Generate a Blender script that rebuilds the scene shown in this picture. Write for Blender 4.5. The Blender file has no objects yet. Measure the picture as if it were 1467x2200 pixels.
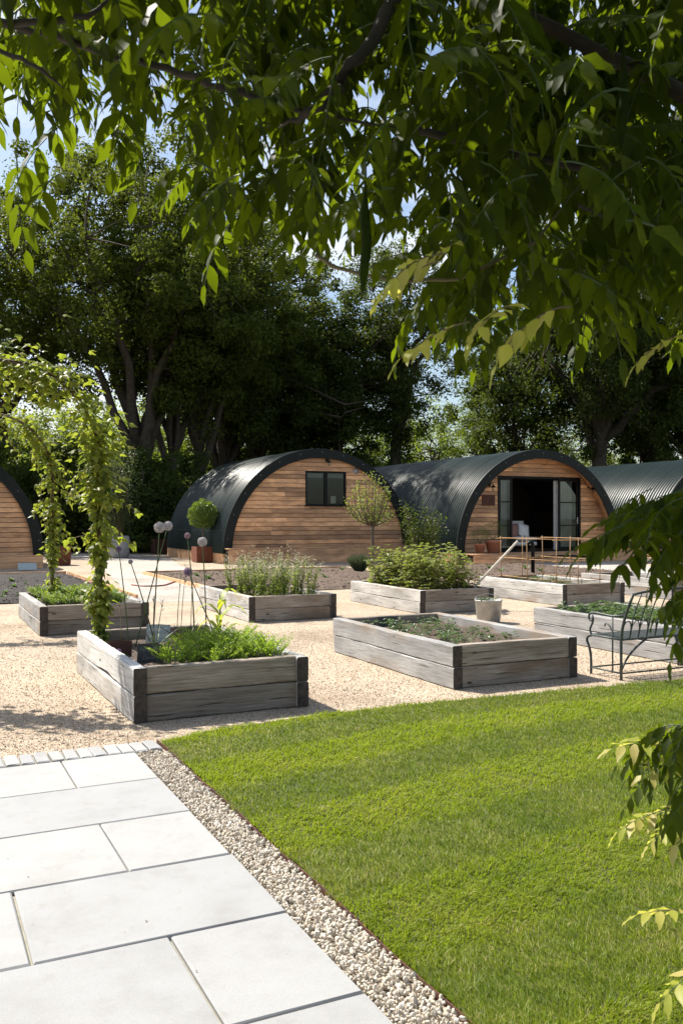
import bpy, math, random
import numpy as np
from mathutils import Vector, Matrix

# ------------------------------------------------------------------ camera, sky, sun, exposure
sc = bpy.context.scene
F, PITCH, TH, H = 1900.6, math.radians(0.38), math.radians(25.9), 1.639   # focal length in photo pixels, tilt, garden grid angle, eye height
CT, ST = math.cos(TH), math.sin(TH)
cam_d = bpy.data.cameras.new("camera")
cam = bpy.data.objects.new("camera", cam_d)
sc.collection.objects.link(cam)
cam.location = (0, 0, H)
cam.rotation_euler = (math.pi / 2 + PITCH, 0, 0)
cam_d.sensor_fit = 'VERTICAL'
cam_d.sensor_height = 36
cam_d.sensor_width = 24
cam_d.lens = F / 2200 * 36
cam_d.clip_start = 0.05
cam_d.clip_end = 2000
cam_d.dof.use_dof = True
cam_d.dof.focus_distance = 8.5
cam_d.dof.aperture_fstop = 14.0
sc.camera = cam

SUN = Vector((-0.38 * CT - 0.78 * ST, -0.38 * ST + 0.78 * CT, 1.0)).normalized()   # towards the sun
world = bpy.data.worlds.new("World")
sc.world = world
world.use_nodes = True
wn, wl = world.node_tree.nodes, world.node_tree.links
bg = wn["Background"]
sky = wn.new("ShaderNodeTexSky")
sky.sky_type = 'NISHITA'
sky.sun_disc = False
sky.sun_elevation = math.asin(SUN.z)
sky.sun_rotation = math.atan2(SUN.x, SUN.y) % (2 * math.pi)
sky.air_density = 1.15
sky.dust_density = 1.5
sky.ozone_density = 2.0
tc = wn.new("ShaderNodeTexCoord")
mp = wn.new("ShaderNodeMapping")
mp.inputs["Scale"].default_value = (1.0, 1.0, 2.2)
cn = wn.new("ShaderNodeTexNoise")
cn.inputs["Scale"].default_value = 2.6
cn.inputs["Detail"].default_value = 7
cn.inputs["Roughness"].default_value = 0.55
cr = wn.new("ShaderNodeValToRGB")
cr.color_ramp.elements[0].position = 0.50
cr.color_ramp.elements[1].position = 0.68
mx = wn.new("ShaderNodeMixRGB")
mx.inputs[2].default_value = (8.0, 8.2, 8.4, 1)
wl.new(tc.outputs["Generated"], mp.inputs[0])
wl.new(mp.outputs[0], cn.inputs[0])
wl.new(cn.outputs[0], cr.inputs[0])
wl.new(cr.outputs[0], mx.inputs[0])
wl.new(sky.outputs[0], mx.inputs[1])
wl.new(mx.outputs[0], bg.inputs[0])
bg.inputs[1].default_value = 0.08

sd = bpy.data.lights.new("sun", 'SUN')
sun = bpy.data.objects.new("sun", sd)
sc.collection.objects.link(sun)
sd.energy = 5.0
sd.angle = math.radians(0.53)
sd.color = (1.0, 0.94, 0.84)
sun.rotation_euler = SUN.to_track_quat('Z', 'Y').to_euler()
sun.location = SUN * 60

vs = sc.view_settings
vs.view_transform = 'Standard'
vs.look = 'None'
vs.gamma = 1
vs.exposure = 0.95
vs.use_curve_mapping = False
sc.cycles.max_bounces = 8
sc.cycles.transparent_max_bounces = 8

# ------------------------------------------------------------------ coordinates
rng = np.random.default_rng(7)
random.seed(7)
def UV(u, v, z=0.0):                 # garden grid -> world
    return Vector((u * CT - v * ST, u * ST + v * CT, z))
def ray(px, py):                     # photo pixel -> direction with Y = 1
    up = -(py - 1100.0) / F
    y = math.cos(PITCH) - up * math.sin(PITCH)
    z = math.sin(PITCH) + up * math.cos(PITCH)
    return Vector(((px - 733.5) / F / y, 1.0, z / y))
def PX(px, py, z=0.0):               # pixel -> point on the level z
    d = ray(px, py)
    return Vector((0, 0, H)) + d * ((z - H) / d.z)
def PD(px, py, Y):                   # pixel -> point at depth Y
    return Vector((0, 0, H)) + ray(px, py) * Y
def PV(px, py, v):                   # pixel -> point on the vertical plane v = const of the grid
    d = ray(px, py)
    return Vector((0, 0, H)) + d * (v / (-d.x * ST + d.y * CT))
def touv(p):
    return (p.x * CT + p.y * ST, -p.x * ST + p.y * CT)

# ------------------------------------------------------------------ object helpers
COL = sc.collection
def tag(o, label=None, cat=None, group=None, kind=None):
    if label: o["label"] = label
    if cat: o["category"] = cat
    if group: o["group"] = group
    if kind: o["kind"] = kind
    return o
def thing(name, label, cat, loc=(0, 0, 0), rz=0.0, group=None):
    o = bpy.data.objects.new(name, None)
    o.empty_display_size = 0.2
    COL.objects.link(o)
    o.location = loc
    o.rotation_euler = (0, 0, rz)
    return tag(o, label, cat, group)
def link(name, me, parent=None, loc=(0, 0, 0), rot=(0, 0, 0), scale=(1, 1, 1)):
    o = bpy.data.objects.new(name, me)
    COL.objects.link(o)
    o.parent = parent
    o.location = loc
    o.rotation_euler = rot
    o.scale = scale
    return o
def big_mesh(name, V, Fc, mats, midx=None, smooth=False):
    """V (n,3) array, Fc (m,k) int array"""
    V = np.asarray(V, np.float32); Fc = np.asarray(Fc, np.int32)
    me = bpy.data.meshes.new(name)
    n, (m, k) = len(V), Fc.shape
    me.vertices.add(n); me.vertices.foreach_set("co", V.ravel())
    me.loops.add(m * k); me.loops.foreach_set("vertex_index", Fc.ravel())
    me.polygons.add(m)
    me.polygons.foreach_set("loop_start", np.arange(0, m * k, k, dtype=np.int32))
    for q in (mats if isinstance(mats, (list, tuple)) else [mats]): me.materials.append(q)
    if midx is not None: me.polygons.foreach_set("material_index", np.asarray(midx, np.int32))
    me.polygons.foreach_set("use_smooth", np.full(m, smooth, bool))
    me.update(calc_edges=True); me.validate()
    return me

class MB:
    def __init__(s):
        s.v = []; s.f = []; s.m = []; s.sm = []
    def face(s, idx, m=0, sm=False):
        s.f.append(idx); s.m.append(m); s.sm.append(sm)
    def hexa(s, p, m=0):             # p: 8 points, bottom loop then top loop
        b = len(s.v); s.v += [tuple(q) for q in p]
        for q in ((0, 3, 2, 1), (4, 5, 6, 7), (0, 1, 5, 4), (1, 2, 6, 5), (2, 3, 7, 6), (3, 0, 4, 7)):
            s.face([b + i for i in q], m)
        return s
    def box(s, x0, x1, y0, y1, z0, z1, m=0):
        return s.hexa([(x0, y0, z0), (x1, y0, z0), (x1, y1, z0), (x0, y1, z0), (x0, y0, z1), (x1, y0, z1), (x1, y1, z1), (x0, y1, z1)], m)
    def tube(s, pts, r, n=6, m=0, cap=True):
        pts = [Vector(p) for p in pts]
        rs = r if isinstance(r, (list, tuple)) else [r] * len(pts)
        b = len(s.v); k = len(pts)
        ref = Vector((0.31, 0.17, 0.93)).normalized()
        for i, p in enumerate(pts):
            t = (pts[min(i + 1, k - 1)] - pts[max(i - 1, 0)])
            t = t.normalized() if t.length > 1e-9 else Vector((0, 0, 1))
            a = t.cross(ref)
            if a.length < 1e-3: a = t.cross(Vector((1, 0, 0)))
            a.normalize(); c = t.cross(a)
            for j in range(n):
                w = 2 * math.pi * j / n
                s.v.append(tuple(p + (a * math.cos(w) + c * math.sin(w)) * rs[i]))
        for i in range(k - 1):
            for j in range(n):
                j2 = (j + 1) % n
                s.face([b + i * n + j, b + i * n + j2, b + (i + 1) * n + j2, b + (i + 1) * n + j], m, True)
        if cap:
            s.face([b + j for j in range(n)][::-1], m); s.face([b + (k - 1) * n + j for j in range(n)], m)
        return s
    def lathe(s, prof, n=24, m=0, c=(0, 0), sm=True):
        b = len(s.v)
        for r, z in prof:
            for j in range(n):
                w = 2 * math.pi * j / n
                s.v.append((c[0] + r * math.cos(w), c[1] + r * math.sin(w), z))
        for i in range(len(prof) - 1):
            for j in range(n):
                j2 = (j + 1) % n
                s.face([b + i * n + j, b + i * n + j2, b + (i + 1) * n + j2, b + (i + 1) * n + j], m, sm)
        return s
    def leaf(s, base, d, nrm, L, W, m=0, fold=0.15):
        base = Vector(base); d = Vector(d).normalized(); nrm = Vector(nrm)
        side = d.cross(nrm)
        if side.length < 1e-4: side = d.cross(Vector((0.3, 0.5, 0.8)))
        side.normalize(); up = side.cross(d)
        b = len(s.v)
        mid = base + d * (L * 0.45)
        s.v += [tuple(base), tuple(mid + side * W * .5 + up * (W * fold)), tuple(base + d * L - up * (L * 0.08)), tuple(mid - side * W * .5 + up * (W * fold)), tuple(mid)]
        s.face([b, b + 4, b + 1], m); s.face([b + 4, b + 2, b + 1], m); s.face([b, b + 3, b + 4], m); s.face([b + 4, b + 3, b + 2], m)
        return s
    def mesh(s, name, mats):
        me = bpy.data.meshes.new(name)
        me.from_pydata(s.v, [], s.f)
        for q in (mats if isinstance(mats, (list, tuple)) else [mats]): me.materials.append(q)
        me.polygons.foreach_set("material_index", s.m)
        me.polygons.foreach_set("use_smooth", s.sm)
        me.update()
        return me
    def build(s, name, mats, parent=None, loc=(0, 0, 0), rot=(0, 0, 0)):
        return link(name, s.mesh(name, mats), parent, loc, rot)

def rnd(a, b): return random.uniform(a, b)

# ------------------------------------------------------------------ materials
def new_mat(name):
    m = bpy.data.materials.new(name); m.use_nodes = True
    n = m.node_tree.nodes; l = m.node_tree.links
    return m, n, l, n["Principled BSDF"]
def coords(n, l, scale=(1, 1, 1), objrand=True, world=False):
    t = n.new("ShaderNodeTexCoord"); mpp = n.new("ShaderNodeMapping")
    mpp.inputs["Scale"].default_value = scale
    if world:
        g = n.new("ShaderNodeNewGeometry"); src = g.outputs["Position"]
    elif objrand:
        oi = n.new("ShaderNodeObjectInfo"); mu = n.new("ShaderNodeMath"); mu.operation = 'MULTIPLY'; mu.inputs[1].default_value = 73.0
        ad = n.new("ShaderNodeVectorMath"); ad.operation = 'ADD'
        l.new(oi.outputs["Random"], mu.inputs[0]); l.new(t.outputs["Object"], ad.inputs[0]); l.new(mu.outputs[0], ad.inputs[1]); src = ad.outputs[0]
    else: src = t.outputs["Object"]
    l.new(src, mpp.inputs[0])
    return mpp.outputs[0]
def ramp(n, cols):
    r = n.new("ShaderNodeValToRGB"); e = r.color_ramp.elements
    while len(e) < len(cols): e.new(0.5)
    for i, (p, c) in enumerate(cols):
        e[i].position = p; e[i].color = (*c, 1)
    return r
def noise(n, l, vec, scale, detail=5, rough=0.6):
    t = n.new("ShaderNodeTexNoise"); t.inputs["Scale"].default_value = scale; t.inputs["Detail"].default_value = detail; t.inputs["Roughness"].default_value = rough
    l.new(vec, t.inputs["Vector"]); return t.outputs[0]
def mixc(n, l, fac, a, b, mode='MIX'):
    x = n.new("ShaderNodeMixRGB"); x.blend_type = mode
    for s_, i in ((fac, 0), (a, 1), (b, 2)):
        if isinstance(s_, (int, float)): x.inputs[i].default_value = s_
        elif isinstance(s_, tuple): x.inputs[i].default_value = (*s_, 1)
        else: l.new(s_, x.inputs[i])
    return x.outputs[0]
def bump(n, l, p, h, strength, dist=0.01):
    b = n.new("ShaderNodeBump"); b.inputs["Strength"].default_value = strength; b.inputs["Distance"].default_value = dist
    l.new(h, b.inputs["Height"]); l.new(b.outputs[0], p.inputs["Normal"])

def plain(name, a, b=None, scale=8, rough=0.7, bumpy=0.0, metal=0.0, spec=0.5, dist=0.01, world=False):
    m, n, l, p = new_mat(name)
    b = b or tuple(c * 0.75 for c in a)
    v = coords(n, l, world=world)
    f = noise(n, l, v, scale)
    r = ramp(n, [(0.3, a), (0.7, b)]); l.new(f, r.inputs[0]); l.new(r.outputs[0], p.inputs["Base Color"])
    p.inputs["Roughness"].default_value = rough; p.inputs["Metallic"].default_value = metal; p.inputs["Specular IOR Level"].default_value = spec
    if bumpy: bump(n, l, p, f, bumpy, dist)
    return m

def wood(name, cols, grain=(1.2, 26, 26), rough=0.75, bumpy=0.35, stain=None, rnd_amt=0.35, knots=True):
    """grain runs along local X; tone differs from piece to piece"""
    m, n, l, p = new_mat(name)
    v = coords(n, l, grain)
    v2 = coords(n, l, (0.8, 2.4, 2.4))
    g = noise(n, l, v, 3.0, 6, 0.65)
    r = ramp(n, cols); l.new(g, r.inputs[0])
    col = r.outputs[0]
    big = noise(n, l, v2, 2.2, 3, 0.5)
    br = ramp(n, [(0.3, (0.72,) * 3), (0.7, (1.2,) * 3)]); l.new(big, br.inputs[0])
    col = mixc(n, l, 1.0, col, br.outputs[0], 'MULTIPLY')
    oi = n.new("ShaderNodeObjectInfo")
    rr = ramp(n, [(0.0, (1 - rnd_amt, 1 - rnd_amt * 0.95, 1 - rnd_amt * 0.85)), (0.5, (1, 1, 1)), (1.0, (1 + rnd_amt * .4, 1 + rnd_amt * .45, 1 + rnd_amt * .5))])
    l.new(oi.outputs["Random"], rr.inputs[0])
    col = mixc(n, l, 1.0, col, rr.outputs[0], 'MULTIPLY')
    vc = coords(n, l, (0.55, 17, 17)); cf = noise(n, l, vc, 2.6, 3, 0.5); crr = ramp(n, [(0.31, (0.25, 0.23, 0.21)), (0.36, (1, 1, 1))]); l.new(cf, crr.inputs[0]); col = mixc(n, l, 1.0, col, crr.outputs[0], 'MULTIPLY')
    if knots:
        vk = coords(n, l, (1.6, 5, 5))
        vo = n.new("ShaderNodeTexVoronoi"); vo.inputs["Scale"].default_value = 1.5; l.new(vk, vo.inputs["Vector"])
        kr = ramp(n, [(0.05, (1, 1, 1)), (0.11, (0, 0, 0))]); l.new(vo.outputs["Distance"], kr.inputs[0])
        col = mixc(n, l, kr.outputs[0], col, tuple(c * 0.35 for c in cols[0][1]))
    if stain:
        vs_ = coords(n, l, (0.5, 1.1, 1.1))
        s_ = noise(n, l, vs_, 1.7, 4, 0.6)
        sr = ramp(n, [(0.52, (0, 0, 0)), (0.68, (0.8, 0.8, 0.8))]); l.new(s_, sr.inputs[0])
        col = mixc(n, l, sr.outputs[0], col, stain)
    l.new(col, p.inputs["Base Color"])
    p.inputs["Roughness"].default_value = rough; p.inputs["Specular IOR Level"].default_value = 0.25
    bump(n, l, p, g, bumpy, 0.006)
    return m

def leafmat(name, cols, trans, tw=0.45, rough=0.45, spec=0.4, patch=False, mottle=False):
    """leaf: island-to-island colour, diffuse + gloss + light coming through"""
    m, n, l, p = new_mat(name)
    g = n.new("ShaderNodeNewGeometry")
    k = len(cols)
    r = ramp(n, [(i / max(1, k - 1), c) for i, c in enumerate(cols)]); l.new(g.outputs["Random Per Island"], r.inputs[0])
    col = r.outputs[0]
    if patch:
        pv = coords(n, l, world=True)
        f1 = noise(n, l, pv, 1.6, 6, 0.65); r1 = ramp(n, [(0.32, (0.62, 0.74, 0.6)), (0.5, (1, 1, 1)), (0.68, (1.55, 1.28, 1.9))]); l.new(f1, r1.inputs[0])
        col = mixc(n, l, 1.0, col, r1.outputs[0], 'MULTIPLY')
        f2 = noise(n, l, pv, 11, 4, 0.6); r2 = ramp(n, [(0.33, (0.72, 0.75, 0.7)), (0.65, (1.25, 1.15, 1.3))]); l.new(f2, r2.inputs[0])
        col = mixc(n, l, 1.0, col, r2.outputs[0], 'MULTIPLY')
    if mottle:
        pv = coords(n, l, objrand=False)
        f1 = noise(n, l, pv, 55, 4, 0.6); r1 = ramp(n, [(0.32, (0.6, 0.62, 0.5)), (0.5, (1, 1, 1)), (0.7, (1.5, 1.35, 1.2))]); l.new(f1, r1.inputs[0])
        col = mixc(n, l, 1.0, col, r1.outputs[0], 'MULTIPLY')
    l.new(col, p.inputs["Base Color"])
    p.inputs["Roughness"].default_value = rough; p.inputs["Specular IOR Level"].default_value = spec
    t = n.new("ShaderNodeBsdfTranslucent")
    tcol = mixc(n, l, 0.75, col, trans)
    l.new(tcol, t.inputs[0])
    x = n.new("ShaderNodeMixShader"); x.inputs[0].default_value = tw
    l.new(p.outputs[0], x.inputs[1]); l.new(t.outputs[0], x.inputs[2])
    l.new(x.outputs[0], n["Material Output"].inputs[0])
    return m

def island_mat(name, cols, rough=0.8, spec=0.3, nscale=60, nb=0.2):
    m, n, l, p = new_mat(name)
    g = n.new("ShaderNodeNewGeometry")
    r = ramp(n, [(i / (len(cols) - 1), c) for i, c in enumerate(cols)]); l.new(g.outputs["Random Per Island"], r.inputs[0])
    v = coords(n, l, objrand=False); f = noise(n, l, v, nscale, 3)
    fr = ramp(n, [(0.3, (0.8,) * 3), (0.7, (1.1,) * 3)]); l.new(f, fr.inputs[0])
    l.new(mixc(n, l, 1.0, r.outputs[0], fr.outputs[0], 'MULTIPLY'), p.inputs["Base Color"])
    p.inputs["Roughness"].default_value = rough; p.inputs["Specular IOR Level"].default_value = spec
    if nb: bump(n, l, p, f, nb, 0.004)
    return m

M = {}
M['cedar'] = wood('cedar', [(0.25, (0.52, 0.26, 0.12)), (0.5, (0.78, 0.44, 0.225)), (0.75, (0.88, 0.56, 0.33))], stain=(0.42, 0.25, 0.16), rnd_amt=0.52)
M['deckwood'] = wood('deckwood', [(0.25, (0.46, 0.24, 0.125)), (0.5, (0.68, 0.40, 0.22)), (0.75, (0.78, 0.50, 0.30))], rnd_amt=0.28)
M['sleeper'] = wood('sleeper', [(0.22, (0.21, 0.19, 0.17)), (0.45, (0.45, 0.43, 0.40)), (0.75, (0.64, 0.625, 0.60))], grain=(1.0, 30, 30), rough=0.85, bumpy=0.5, stain=(0.27, 0.195, 0.13), rnd_amt=0.4)  # bed sides: sunlit paleness painted into the timber colour
M['sleeper_shaded'] = wood('sleeper_shaded', [(0.22, (0.12, 0.09, 0.065)), (0.45, (0.26, 0.215, 0.17)), (0.75, (0.42, 0.37, 0.31))], grain=(1.0, 30, 30), rough=0.85, bumpy=0.5, stain=(0.17, 0.115, 0.075), rnd_amt=0.42)  # bed ends: same timber, shade of the fronts painted in as darker brown
M['endgrain'] = plain('endgrain', (0.085, 0.068, 0.055), (0.025, 0.020, 0.017), 22, 0.9, 0.6)
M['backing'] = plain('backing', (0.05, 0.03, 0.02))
M['steel_green'] = plain('steel_green', (0.008, 0.018, 0.015), (0.013, 0.024, 0.020), 3, 0.36, 0.05, 0.0, 0.35)
M['fascia'] = plain('fascia', (0.007, 0.010, 0.009), (0.011, 0.014, 0.013), 3, 0.6, 0.0, 0.0, 0.25)
M['black'] = plain('black', (0.008, 0.008, 0.008), None, 5, 0.55, 0, 0, 0.2)
M['iron'] = plain('iron', (0.045, 0.05, 0.048), (0.085, 0.10, 0.095), 30, 0.55, 0.1, 0.3)
M['screw'] = plain('screw', (0.5, 0.5, 0.5), None, 5, 0.35, 0, 0.8)
M['white'] = plain('white', (0.75, 0.74, 0.72), (0.68, 0.67, 0.65), 5, 0.6)
M['cream'] = plain('cream', (0.7, 0.66, 0.6), (0.62, 0.58, 0.53), 9, 0.9, 0.2)
M['pink'] = plain('pink', (0.32, 0.17, 0.14), (0.27, 0.14, 0.115), 9, 0.9)
M['curtain'] = plain('curtain', (0.62, 0.6, 0.58), (0.5, 0.48, 0.47), 5, 0.9)
M['terracotta'] = plain('terracotta', (0.44, 0.20, 0.13), (0.36, 0.15, 0.095), 10, 0.85, 0.15)
M['corten'] = plain('corten', (0.22, 0.062, 0.022), (0.11, 0.035, 0.016), 7, 0.8, 0.15)
M['corten_dark'] = plain('corten_dark', (0.10, 0.035, 0.018), (0.05, 0.02, 0.012), 7, 0.8, 0.15)
M['concrete'] = plain('concrete', (0.46, 0.45, 0.43), (0.38, 0.37, 0.355), 4, 0.85, 0.1)
M['galv'] = plain('galv', (0.42, 0.41, 0.39), (0.26, 0.255, 0.245), 9, 0.5, 0.1, 0.45)
M['slate_grey'] = plain('slate_grey', (0.42, 0.48, 0.47), (0.36, 0.42, 0.41), 16, 0.55, 0.2)
M['slate_black'] = plain('slate_black', (0.025, 0.027, 0.026), (0.045, 0.048, 0.046), 16, 0.6, 0.2)
M['chalk'] = plain('chalk', (0.85, 0.86, 0.84), (0.75, 0.76, 0.74), 90, 0.95)
M['chalk_faint'] = plain('chalk_faint', (0.22, 0.23, 0.22), (0.12, 0.125, 0.12), 60, 0.95)
M['cane'] = plain('cane', (0.46, 0.27, 0.12), (0.34, 0.19, 0.08), 20, 0.6)
M['palewood'] = plain('palewood', (0.62, 0.55, 0.46), (0.5, 0.44, 0.36), 12, 0.7)
M['bark'] = plain('bark', (0.10, 0.078, 0.055), (0.04, 0.031, 0.022), 6, 0.95, 0.8, dist=0.05)
M['bark_pale'] = plain('bark_pale', (0.16, 0.125, 0.09), (0.07, 0.055, 0.04), 25, 0.9, 0.6)
M['vinebark'] = plain('vinebark', (0.06, 0.046, 0.032), (0.028, 0.021, 0.015), 18, 0.9, 0.8)
M['stem'] = plain('stem', (0.075, 0.115, 0.035), (0.05, 0.08, 0.025), 20, 0.6)
M['drystem'] = plain('drystem', (0.19, 0.15, 0.07), (0.12, 0.09, 0.045), 20, 0.7)
M['hose'] = plain('hose', (0.30, 0.075, 0.05), (0.2, 0.05, 0.035), 20, 0.5)
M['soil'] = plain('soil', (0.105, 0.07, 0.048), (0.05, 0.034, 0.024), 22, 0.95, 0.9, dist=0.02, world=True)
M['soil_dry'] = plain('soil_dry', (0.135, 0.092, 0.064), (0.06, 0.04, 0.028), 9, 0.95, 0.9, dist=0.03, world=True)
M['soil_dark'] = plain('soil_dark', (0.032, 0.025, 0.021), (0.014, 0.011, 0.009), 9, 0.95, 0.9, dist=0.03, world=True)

# foliage
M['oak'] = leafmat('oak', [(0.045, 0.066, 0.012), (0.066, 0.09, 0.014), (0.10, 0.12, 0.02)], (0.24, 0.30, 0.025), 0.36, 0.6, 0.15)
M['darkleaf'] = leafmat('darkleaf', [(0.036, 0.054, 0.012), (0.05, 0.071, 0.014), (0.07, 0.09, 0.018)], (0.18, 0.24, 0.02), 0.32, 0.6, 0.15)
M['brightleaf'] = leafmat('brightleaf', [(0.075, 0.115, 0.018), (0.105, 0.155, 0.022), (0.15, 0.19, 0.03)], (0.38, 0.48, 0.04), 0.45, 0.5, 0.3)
M['greyleaf'] = leafmat('greyleaf', [(0.06, 0.085, 0.03), (0.085, 0.11, 0.045), (0.11, 0.13, 0.06)], (0.2, 0.26, 0.07), 0.35)
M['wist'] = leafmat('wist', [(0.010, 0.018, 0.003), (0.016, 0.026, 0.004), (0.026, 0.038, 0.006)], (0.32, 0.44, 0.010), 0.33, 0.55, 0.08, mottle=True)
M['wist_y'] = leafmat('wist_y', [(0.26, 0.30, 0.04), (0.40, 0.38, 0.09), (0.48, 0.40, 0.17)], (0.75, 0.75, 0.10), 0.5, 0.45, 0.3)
M['hop'] = leafmat('hop', [(0.07, 0.11, 0.015), (0.11, 0.155, 0.02), (0.17, 0.20, 0.03), (0.30, 0.27, 0.055)], (0.42, 0.5, 0.04), 0.45)
M['carrot'] = leafmat('carrot', [(0.15, 0.25, 0.02), (0.20, 0.31, 0.025), (0.26, 0.36, 0.03)], (0.55, 0.75, 0.05), 0.48)
M['parsley'] = leafmat('parsley', [(0.09, 0.155, 0.022), (0.12, 0.195, 0.026), (0.16, 0.23, 0.035)], (0.38, 0.52, 0.05), 0.45)
M['rasp'] = leafmat('rasp', [(0.12, 0.16, 0.03), (0.16, 0.20, 0.04), (0.22, 0.25, 0.07)], (0.45, 0.52, 0.07), 0.45)
M['straw'] = leafmat('straw', [(0.055, 0.105, 0.028), (0.08, 0.13, 0.04), (0.11, 0.16, 0.06)], (0.18, 0.3, 0.05), 0.3)
M['herb'] = leafmat('herb', [(0.09, 0.14, 0.025), (0.14, 0.19, 0.035), (0.2, 0.23, 0.05)], (0.42, 0.52, 0.06), 0.45)
M['corn'] = leafmat('corn', [(0.2, 0.28, 0.02), (0.28, 0.36, 0.03)], (0.65, 0.72, 0.06), 0.5)
M['bay'] = leafmat('bay', [(0.05, 0.09, 0.013), (0.08, 0.13, 0.018), (0.13, 0.18, 0.025)], (0.3, 0.42, 0.03), 0.35, 0.3, 0.6)
M['lavender'] = leafmat('lavender', [(0.06, 0.085, 0.045), (0.09, 0.115, 0.06)], (0.14, 0.18, 0.07), 0.25)
M['flower_w'] = leafmat('flower_w', [(0.52, 0.46, 0.30), (0.70, 0.65, 0.48)], (0.55, 0.5, 0.35), 0.3)
M['allium_w'] = leafmat('allium_w', [(0.58, 0.53, 0.56), (0.76, 0.72, 0.72), (0.44, 0.34, 0.42)], (0.5, 0.42, 0.42), 0.25)
M['allium_p'] = leafmat('allium_p', [(0.22, 0.13, 0.27), (0.32, 0.20, 0.38), (0.15, 0.09, 0.2)], (0.35, 0.22, 0.4), 0.25)
M['allium_k'] = leafmat('allium_k', [(0.38, 0.20, 0.28), (0.5, 0.3, 0.38), (0.3, 0.17, 0.22)], (0.45, 0.28, 0.34), 0.25)
M['grass'] = leafmat('grass', [(0.105, 0.175, 0.012), (0.14, 0.215, 0.014), (0.18, 0.245, 0.018), (0.235, 0.275, 0.035), (0.40, 0.37, 0.15)], (0.40, 0.52, 0.02), 0.42, 0.5, 0.3, patch=True)
M['pebble'] = island_mat('pebble', [(0.50, 0.44, 0.35), (0.60, 0.55, 0.47), (0.54, 0.47, 0.37), (0.66, 0.62, 0.55), (0.46, 0.37, 0.27)], nscale=90)
M['gravelstone'] = island_mat('gravelstone', [(0.34, 0.255, 0.175), (0.45, 0.355, 0.26), (0.39, 0.295, 0.205), (0.56, 0.48, 0.39), (0.28, 0.195, 0.125)], nscale=150, nb=0)
M['clod'] = island_mat('clod', [(0.10, 0.068, 0.047), (0.06, 0.04, 0.028), (0.15, 0.105, 0.075)], nscale=60, rough=0.95)

def gravel_mat(name, cols, vscale):
    m, n, l, p = new_mat(name)
    v = coords(n, l, world=True)
    vo = n.new("ShaderNodeTexVoronoi"); vo.inputs["Scale"].default_value = vscale; l.new(v, vo.inputs["Vector"])
    sp = n.new("ShaderNodeSeparateColor"); l.new(vo.outputs["Color"], sp.inputs[0])
    r = ramp(n, cols); l.new(sp.outputs[0], r.inputs[0])
    big = noise(n, l, v, 0.7, 5, 0.6)
    br = ramp(n, [(0.32, (0.74, 0.72, 0.69)), (0.5, (1.0, 1.0, 1.0)), (0.7, (1.12, 1.11, 1.08))]); l.new(big, br.inputs[0])
    col = mixc(n, l, 1.0, r.outputs[0], br.outputs[0], 'MULTIPLY')
    l.new(col, p.inputs["Base Color"]); p.inputs["Roughness"].default_value = 0.9; p.inputs["Specular IOR Level"].default_value = 0.2
    inv = n.new("ShaderNodeMath"); inv.operation = 'SUBTRACT'; inv.inputs[0].default_value = 1; l.new(vo.outputs["Distance"], inv.inputs[1])
    bump(n, l, p, inv.outputs[0], 0.8, 0.012)
    return m
M['gravel'] = gravel_mat('gravel', [(0.0, (0.26, 0.19, 0.13)), (0.35, (0.39, 0.305, 0.22)), (0.7, (0.47, 0.38, 0.285)), (1.0, (0.56, 0.49, 0.40))], 70)
M['gravel_pale'] = gravel_mat('gravel_pale', [(0.0, (0.32, 0.28, 0.24)), (0.5, (0.43, 0.39, 0.345)), (1.0, (0.54, 0.51, 0.47))], 60)
M['lawnbase'] = plain('lawnbase', (0.055, 0.075, 0.018), (0.075, 0.07, 0.03), 14, 0.95, 0.5, world=True)
M['woodfloor_ground'] = plain('woodfloor_ground', (0.045, 0.05, 0.022), (0.06, 0.05, 0.028), 1.5, 0.95, 0.5, world=True)

def slab_mat():
    m, n, l, p = new_mat('limestone')
    v = coords(n, l); f = noise(n, l, v, 2.5, 8, 0.65); f2 = noise(n, l, v, 220, 2)
    r = ramp(n, [(0.3, (0.295, 0.292, 0.287)), (0.5, (0.348, 0.347, 0.345)), (0.75, (0.375, 0.376, 0.377))]); l.new(f, r.inputs[0])
    sp = ramp(n, [(0.34, (0.88, 0.875, 0.86)), (0.52, (1, 1, 1))]); l.new(f2, sp.inputs[0])
    col = mixc(n, l, 1.0, r.outputs[0], sp.outputs[0], 'MULTIPLY')
    oi = n.new("ShaderNodeObjectInfo"); orr = ramp(n, [(0, (0.88, 0.89, 0.905)), (1, (1.06, 1.05, 1.03))]); l.new(oi.outputs["Random"], orr.inputs[0])
    col = mixc(n, l, 1.0, col, orr.outputs[0], 'MULTIPLY')
    # small dark specks and litter marks
    vo = n.new("ShaderNodeTexVoronoi"); vo.inputs["Scale"].default_value = 5.0; l.new(v, vo.inputs["Vector"])
    kr = ramp(n, [(0.012, (1, 1, 1)), (0.022, (0, 0, 0))]); l.new(vo.outputs["Distance"], kr.inputs[0])
    col = mixc(n, l, kr.outputs[0], col, (0.2, 0.17, 0.13))
    w1 = noise(n, l, v, 9, 6, 0.7); wr = ramp(n, [(0.56, (0, 0, 0)), (0.75, (0.55, 0.55, 0.55))]); l.new(w1, wr.inputs[0]); col = mixc(n, l, wr.outputs[0], col, (0.24, 0.23, 0.21))
    l.new(col, p.inputs["Base Color"]); p.inputs["Roughness"].default_value = 0.75; p.inputs["Specular IOR Level"].default_value = 0.3
    bump(n, l, p, f, 0.12, 0.02)
    return m
M['slab'] = slab_mat()
M['pebble_bed'] = plain('pebble_bed', (0.42, 0.36, 0.28), (0.3, 0.25, 0.19), 60, 0.95, 0.5, world=True)
M['mortar'] = plain('mortar', (0.34, 0.33, 0.28), (0.24, 0.22, 0.17), 18, 0.95, 0.4, world=True)
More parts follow.
